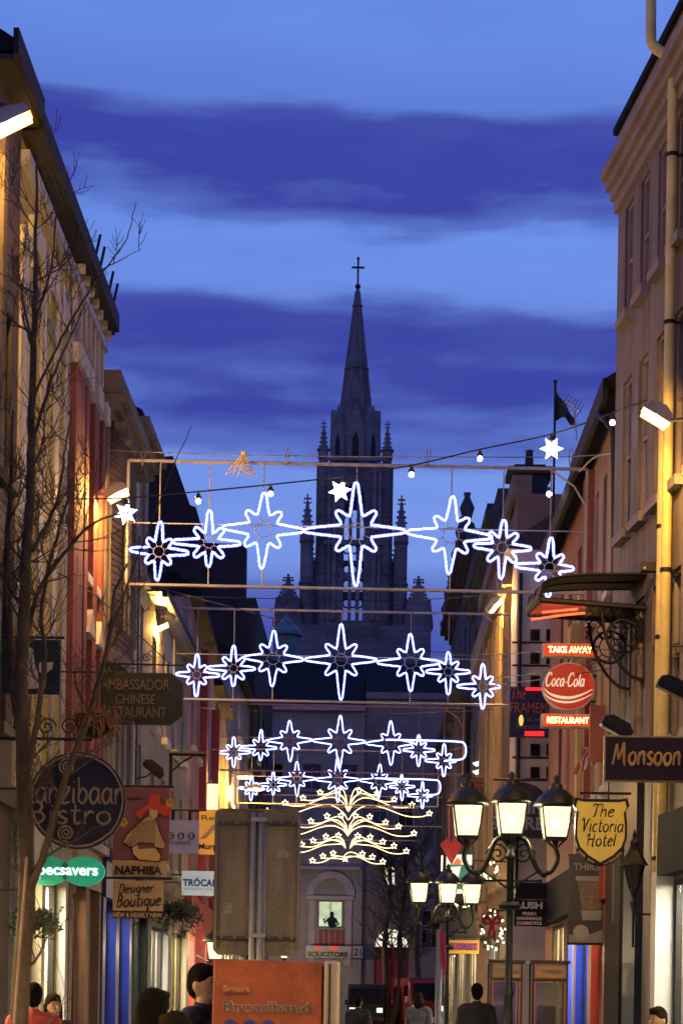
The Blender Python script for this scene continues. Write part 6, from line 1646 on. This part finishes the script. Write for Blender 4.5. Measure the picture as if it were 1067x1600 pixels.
# ------------------------------------------------------------------ vehicles at the far end
def van(name, label, px, d, w, h, L_, body, low_, rz=0.0, cat='van'):
    t = thing(name, label, cat, (P(px,1557,d).x, d, .006), rz)
    pr_ = [(0,.35),(0,h*.55),(L_*.06,h*.92),(L_*.12,h),(L_*.95,h*.99),(L_,h*.9),(L_,.35)]
    m = MB(); m.prism([(y_, z) for y_, z in pr_], -w/2, w/2, 'x'); m.build('body', body, t, bevel=.06)
    m = MB(); m.box(-w/2-.01, w/2+.01, -.06, .10, .35, .62); m.build('bumper', low_, t, bevel=.03)
    m = MB(); m.add([(-w*.43,-.012+.0,h*.56),(w*.43,-.012,h*.56),(w*.40,L_*.052,h*.89),(-w*.40,L_*.052,h*.89)], [(0,1,2,3)]); m.build('windscreen', mat('car_glass', (.012,.012,.014), .5, .2, 3, spec=.15), t)
    for sx in (-1, 1):
        m = MB(); m.box(sx*w*.36-.14, sx*w*.36+.14, -.03, .05, h*.36, h*.46); m.build('headlight', emit('dim_headlight', (1,.9,.7), .5), t, bevel=.01)
        m = MB(); m.box(sx*w/2, sx*(w/2+.14), L_*.1, L_*.14, h*.52, h*.64); m.build('mirror', low_, t, bevel=.02)
        for y_ in (L_*.16, L_*.82):
            wl_ = MB(); wl_.lathe([(.33,-.1),(.35,-.06),(.35,.06),(.33,.1)], 16); w_ = wl_.build('wheel', mat('tyre', (.02,.02,.02), .9, .2, 6), t); w_.location = (sx*(w/2-.08), y_, .35); w_.rotation_euler = (0, math.pi/2, 0)
            MB().lathe([(.2,-.105),(.2,.105)], 12).build('rim', steel, w_)
        m = MB(); m.box(sx*(w/2+.001), sx*(w/2+.006), L_*.15, L_*.35, h*.58, h*.88); m.build('side_window', darkglass, t)
    return t
redcar = mat('red_car_paint', (.30,.03,.025), .25, .15, 3, spec=.6); whitecar = mat('white_car_paint', (.6,.58,.55), .25, .15, 3, spec=.6); darkcar = mat('dark_car_paint', (.022,.022,.026), .55, .2, 3, spec=.2)
van('red_van', 'red van crossing at the far end of the street', 672, 96, 2.0, 2.55, 4.9, redcar, whitecar, rad(8))
van('dark_car', 'dark people carrier at the far end beside the red van', 572, 98, 1.9, 2.2, 4.6, darkcar, ironblack, rad(-4), 'car')

# ------------------------------------------------------------------ trees
bark = mat('tree_bark', (.12,.085,.055), .9, .35, 12, .6, fine=70)
twigm = mat('twig_bark', (.11,.075,.052), .9, .3, 12)
def grow(mb, p, dirv, L_, r, depth, rs, up=.25):
    n = 5; pts = [Vector(p)]; rr = [r]; d = Vector(dirv).normalized()
    for i in range(n):
        d = (d+Vector((rs.uniform(-.22,.22), rs.uniform(-.22,.22), rs.uniform(-.1,.2)+up*.25))).normalized()
        pts.append(pts[-1]+d*L_/n); rr.append(max(.0022, r*(1-.75*(i+1)/n)))
    mb.tube(pts, rr, 5 if r > .012 else 4)
    if depth > 0:
        for i in range(1, n+1):
            for _ in range(rs.choice((1, 1, 2))):
                a = rs.uniform(0, 6.283); side = d.orthogonal().normalized(); side.rotate(Matrix.Rotation(a, 3, d))
                grow(mb, pts[i], (d*.55+side*.8+Vector((0,0,up))), L_*rs.uniform(.4,.62), max(.003, rr[i]*.72), depth-1, rs, up)
def limbs(t, base, specs, d, rs, tname='trunk'):
    tr = MB(); cr_ = MB()
    for k, (pts, r0, r1, tw_) in enumerate(specs):
        P3 = [P(px, py, d+dd)-base for px, py, dd in pts]
        pp = catmull(P3, 6); n = len(pp)
        pp = [q+Vector((rs.uniform(-1,1), rs.uniform(-1,1), 0))*.006 for q in pp]
        rr = [r0+(r1-r0)*i/(n-1) for i in range(n)]
        (tr if k == 0 else cr_).tube(pp, rr, 10 if r0 > .03 else 6)
        for _ in range(tw_):
            i = rs.randrange(2, n-1); q = pp[i]; tng = (pp[min(n-1, i+1)]-pp[i-1]).normalized()
            a = rs.uniform(0, 6.283); side = tng.orthogonal().normalized(); side.rotate(Matrix.Rotation(a, 3, tng))
            grow(cr_, q, side*1.0+tng*.35+Vector((0,0,.3)), rs.uniform(.3,.62)*(1 if r0 > .015 else .5), max(.004, min(.011, rr[i]*.4)), rs.choice((1, 1, 2)), rs)
    tr.build('trunk', bark, t, True); cr_.build('crown', twigm, t)
rs = random.Random(5)
tb = P(28, 1557, 15.5); tb.z = 0.004
t = thing('street_tree', 'bare street tree in front of the round bistro sign at the left', 'tree', tb)
base_ = Vector(tb)
foot = (26, 1860, 0)
limbs(t, base_, [([foot,(30,1600,0),(42,1380,0),(36,1200,0),(34,1050,.0),(40,900,0),(47,780,0),(50,640,0),(54,500,0),(56,380,0),(58,240,0)], .082, .008, 30),
    ([(44,1400,0),(70,1330,-.1),(98,1230,-.2),(128,1150,-.25),(150,1080,-.3),(172,990,-.3),(178,930,-.3),(200,880,-.3)], .034, .008, 13),
    ([(38,1000,0),(62,920,.2),(100,865,.3),(150,815,.4),(205,800,.5)], .026, .006, 12),
    ([(36,1150,0),(20,1050,.2),(10,900,.3),(16,760,.3),(20,640,.2)], .05, .008, 12),
    ([(48,700,0),(78,600,-.2),(95,560,-.2),(130,480,-.2)], .016, .004, 8),
    ([(36,1240,0),(58,1130,-.2),(70,1020,-.3),(64,960,-.3),(80,870,-.4),(105,780,-.4),(108,700,-.4)], .028, .006, 8),
    ([(50,860,0),(75,815,.3),(92,770,.3),(102,700,.3),(112,640,.3)], .020, .004, 10),
    ([(52,620,0),(90,540,.1),(130,470,.2),(168,415,.2),(198,372,.2),(212,315,.2)], .012, .003, 0), ([(150,425,.2),(190,405,.2),(222,388,.2)], .006, .002, 2), ([(172,990,-.3),(205,900,-.2),(243,800,-.1),(272,728,0),(299,665,0)], .010, .0025, 0),
    ([(54,560,0),(36,470,.2),(28,400,.2)], .013, .003, 8), ([(55,500,0),(80,420,0),(88,330,0),(100,300,0)], .012, .003, 8)], 15.5, rs)
t = thing('tree_stake', 'thin pinkish stake leaning beside the street tree', 'stake', (P(24,1557,15.0).x, 15.0, .004))
a = P(24,1557,15.0); a.z = 0.004
MB().tube([(0,0,0), P(22,1598,15)-a, P(42,1340,15.2)-a], .011, 6).build('stake', mat('pale_stake', (.30,.19,.15), .7, .2, 4), t)
for lab, pxs, d, sd in (('bare twin-stemmed tree in front of the glowing fanlight', (603, 626), 99, 3), ('bare tree right of the fanlight below the gold fountain', (652,), 97, 6)):
    rs3 = random.Random(sd); b0 = P(pxs[0], 1557, d); b0.z = .004
    t = thing('bare_tree', lab, 'tree', b0); tr = MB(); cr_ = MB()
    for px in pxs:
        x = P(px, 1557, d).x-b0.x; pp = [Vector((x*.3,0,0)), Vector((x,0,2.2)), Vector((x-.1,0,4.5)), Vector((x+.15,.1,6.8)), Vector((x+.1,0,8.8))]
        pp = catmull(pp, 4); n = len(pp); tr.tube(pp, [.2*(1-i/n)+.03 for i in range(n)], 8)
        for i in range(6, n):
            for _ in range(2): grow(cr_, pp[i], Vector((rs3.uniform(-1,1), rs3.uniform(-1,1), .6)), rs3.uniform(1.4,2.6), .05, 2, rs3, .15)
    tr.build('trunk', bark, t, True); cr_.build('crown', twigm, t)

# ------------------------------------------------------------------ people
def remeshed(build_fn, vox, name):
    mb = MB(); build_fn(mb); me = mb.mesh(name)
    o = bpy.data.objects.new(name, me); COL.objects.link(o)
    r = o.modifiers.new('r', 'REMESH'); r.mode = 'VOXEL'; r.voxel_size = vox
    s_ = o.modifiers.new('s', 'SMOOTH'); s_.iterations = 4; s_.factor = .5
    dg = bpy.context.evaluated_depsgraph_get(); out = bpy.data.meshes.new_from_object(o.evaluated_get(dg)); out.name = name
    bpy.data.objects.remove(o); bpy.data.meshes.remove(me)
    out.polygons.foreach_set('use_smooth', [True]*len(out.polygons)); out.materials.clear()
    return out
def cap(mb, a, b_, ra, rb, n=10):
    a, b_ = Vector(a), Vector(b_); k = 6
    mb.tube([a.lerp(b_, i/k) for i in range(k+1)], [ra+(rb-ra)*i/k for i in range(k+1)], n); mb.ball(a, ra, n); mb.ball(b_, rb, n)
# the figure faces -y, feet on z=0, 1.75 m tall
def legs(mb, g=0.0):
    for sx, y0_, y1_ in ((-1,-.16,-.22), (1,.12,.26)):
        cap(mb, (sx*.09,0,.92), (sx*.10,y0_*.7,.50), .088+g, .058+g); cap(mb, (sx*.10,y0_*.7,.50), (sx*.105,y1_,.10), .056+g, .04+g)
def torso(mb, g=0.0):
    mb.ball((0,0,.98), .165+g, 14, (1,.72,.8)); mb.ball((0,.0,1.16), .155+g, 14, (1,.7,1.2)); mb.ball((0,0,1.32), .175+g, 14, (1.04,.66,.85)); cap(mb, (-.15,0,1.43), (.15,0,1.43), .06+g, .06+g)
def arms(mb, g=0.0):
    for sx, dy in ((-1,.10), (1,-.14)):
        cap(mb, (sx*.19,0,1.42), (sx*.235,dy*.4,1.14), .052+g, .042+g); cap(mb, (sx*.235,dy*.4,1.14), (sx*.225,dy*1.5,.90), .04+g, .03+g)
def hands(mb):
    for sx, dy in ((-1,.10), (1,-.14)):
        c = Vector((sx*.225, dy*1.5, .85)); mb.ball(c, .045, 10, (.45,.9,1.1))
        for k, l in enumerate((.062,.072,.066,.05)):
            q = c+Vector((0, -.033+.022*k, -.04)); e = q+Vector((-sx*.012, 0, -l*.6)); cap(mb, q, e, .0098, .009, 6); cap(mb, e, e+Vector((-sx*.016, 0, -l*.4)), .009, .008, 6)
        cap(mb, c+Vector((0,-.035,.01)), c+Vector((-sx*.012,-.06,-.03)), .011, .009, 6)
def head(mb):
    cap(mb, (0,.01,1.44), (0,-.005,1.56), .056, .052)
    mb.ball((0,.008,1.665), .098, 16, (.80,.98,1.12)); mb.ball((0,-.022,1.605), .062, 12, (.88,.95,1.0)); mb.ball((0,-.055,1.575), .028, 10)
    cap(mb, (0,-.092,1.67), (0,-.116,1.632), .010, .017, 8); mb.ball((0,-.084,1.595), .024, 8, (1.0,.5,.35)); mb.ball((0,-.084,1.583), .022, 8, (.9,.5,.35))
    for sx in (-1, 1): mb.ball((sx*.079,.012,1.645), .026, 8, (.4,.8,1.2)); mb.ball((sx*.033,-.080,1.688), .017, 8, (1.4,.5,.5))
def feet(mb):
    for sx, y1_ in ((-1,-.22), (1,.26)): mb.ball((sx*.105, y1_-.06, .045), .06, 10, (.75,1.9,.72)); mb.ball((sx*.105, y1_+.02, .07), .05, 10)
BODY = remeshed(lambda m: (legs(m), torso(m), arms(m), hands(m), head(m), feet(m)), .010, 'person')
JACK = remeshed(lambda m: (torso(m, .03), arms(m, .022), cap(m, (0,.012,1.46), (0,.004,1.50), .075, .068), m.ball((0,0,.86), .19, 14, (1,.78,.8))), .014, 'jacket')
TROU = remeshed(lambda m: (legs(m, .014), m.ball((0,0,.94), .175, 14, (1,.72,.7))), .014, 'trousers')
def hshort(m): m.ball((0,.018,1.695), .104, 16, (.83,.96,.98)); m.ball((0,.05,1.65), .085, 14, (.93,.8,1.15)); m.ball((0,-.035,1.752), .06, 12, (1.05,1,.5))
def hlong(m): hshort(m); m.ball((0,.062,1.58), .085, 14, (1.05,.62,1.5)); cap(m, (-.078,.02,1.66), (-.08,.015,1.47), .028, .032); cap(m, (.078,.02,1.66), (.08,.015,1.47), .028, .032)
HS = remeshed(hshort, .011, 'hair'); HL = remeshed(hlong, .011, 'hair')
SHOE = remeshed(lambda m: [ (m.ball((sx*.105, y1_-.06, .045), .067, 10, (.78,1.9,.74)), m.ball((sx*.105, y1_+.02, .08), .058, 10)) for sx, y1_ in ((-1,-.22), (1,.26)) ], .012, 'shoes')
def eyes_(m):
    for sx in (-1, 1): m.ball((sx*.034,-.083,1.668), .0125, 8, (1.15,.6,.55)); m.tube([(sx*.016,-.094,1.692), (sx*.035,-.093,1.697), (sx*.054,-.082,1.690)], .0045, 5)
    m.tube([(-.026,-.092,1.590), (0,-.099,1.588), (.026,-.092,1.590)], .0028, 5)
_e = MB(); eyes_(_e); EYES = _e.mesh('eyes'); eye_m = mat('dark_eyes_and_brows', (.09,.05,.038), .6, .2, 20)
skin = [mat('skin_fair', (.32,.18,.125), .55, .12, 9), mat('skin_tan', (.33,.18,.12), .55, .12, 9)]
def person(label, px, d, height, rz, jacket, trousers, hair, long_=False, sk=0):
    k = height/1.77
    t = thing('person', label, 'person', (P(px,1557,d).x, d, .006), rz, 'people walking at the bottom of the picture'); t.scale = (k, k, k)
    def put(nm, me, m_):
        o = bpy.data.objects.new(nm, me); COL.objects.link(o); o.parent = t
        if not me.materials: me.materials.append(None)
        o.material_slots[0].link = 'OBJECT'; o.material_slots[0].material = m_
        return o
    put('body', BODY, skin[sk]); put('jacket', JACK, jacket); put('trousers', TROU, trousers); put('hair', HL if long_ else HS, hair); put('shoes', SHOE, ironblack); put('eyes', EYES, eye_m)
    return t
dk = mat('dark_coat', (.025,.022,.022), .9, .25, 6, .2); rdj = mat('red_jacket', (.30,.025,.025), .8, .2, 6, .2); brn = mat('brown_coat', (.07,.045,.035), .9, .25, 6, .2); gryc = mat('grey_coat', (.10,.095,.10), .9, .25, 6, .2)
hb = mat('dark_hair', (.010,.007,.005), .95, .5, 30, .6, fine=120, spec=.08); hbr = mat('brown_hair', (.022,.012,.007), .95, .5, 30, .6, fine=120, spec=.08); jn = mat('blue_jeans', (.03,.04,.07), .9, .2, 8)
person('person in a red jacket seen from behind at the bottom left', 53, 17.0, 1.65, rad(185), rdj, jn, hb)
person('person with brown hair beside the red jacket at the bottom left', 84, 17.8, 1.56, rad(30), dk, jn, hbr, True)
person('person with long dark hair walking away, left of the kiosk', 243, 9.6, 1.60, rad(140), dk, dk, hb, True)
person('person with brown hair at the bottom edge in front of the long-haired one', 272, 8.4, 1.50, rad(215), brn, dk, hbr, True)
person('person with short dark hair passing behind the orange kiosk', 318, 12.6, 1.77, rad(62), dk, jn, hb)
person('person with short hair in dark clothes at the bottom right corner', 1027, 16.5, 1.53, rad(-50), dk, dk, hbr)
person('person in a dark coat walking past the telephone booths', 745, 27.0, 1.78, rad(180), dk, jn, hb)
person('person in a grey coat left of the magenta cloth pole', 655, 36.0, 1.66, rad(165), gryc, dk, hbr, True)
person('person in dark clothes between the kiosk and the red door', 560, 34.0, 1.60, rad(160), dk, dk, hb)
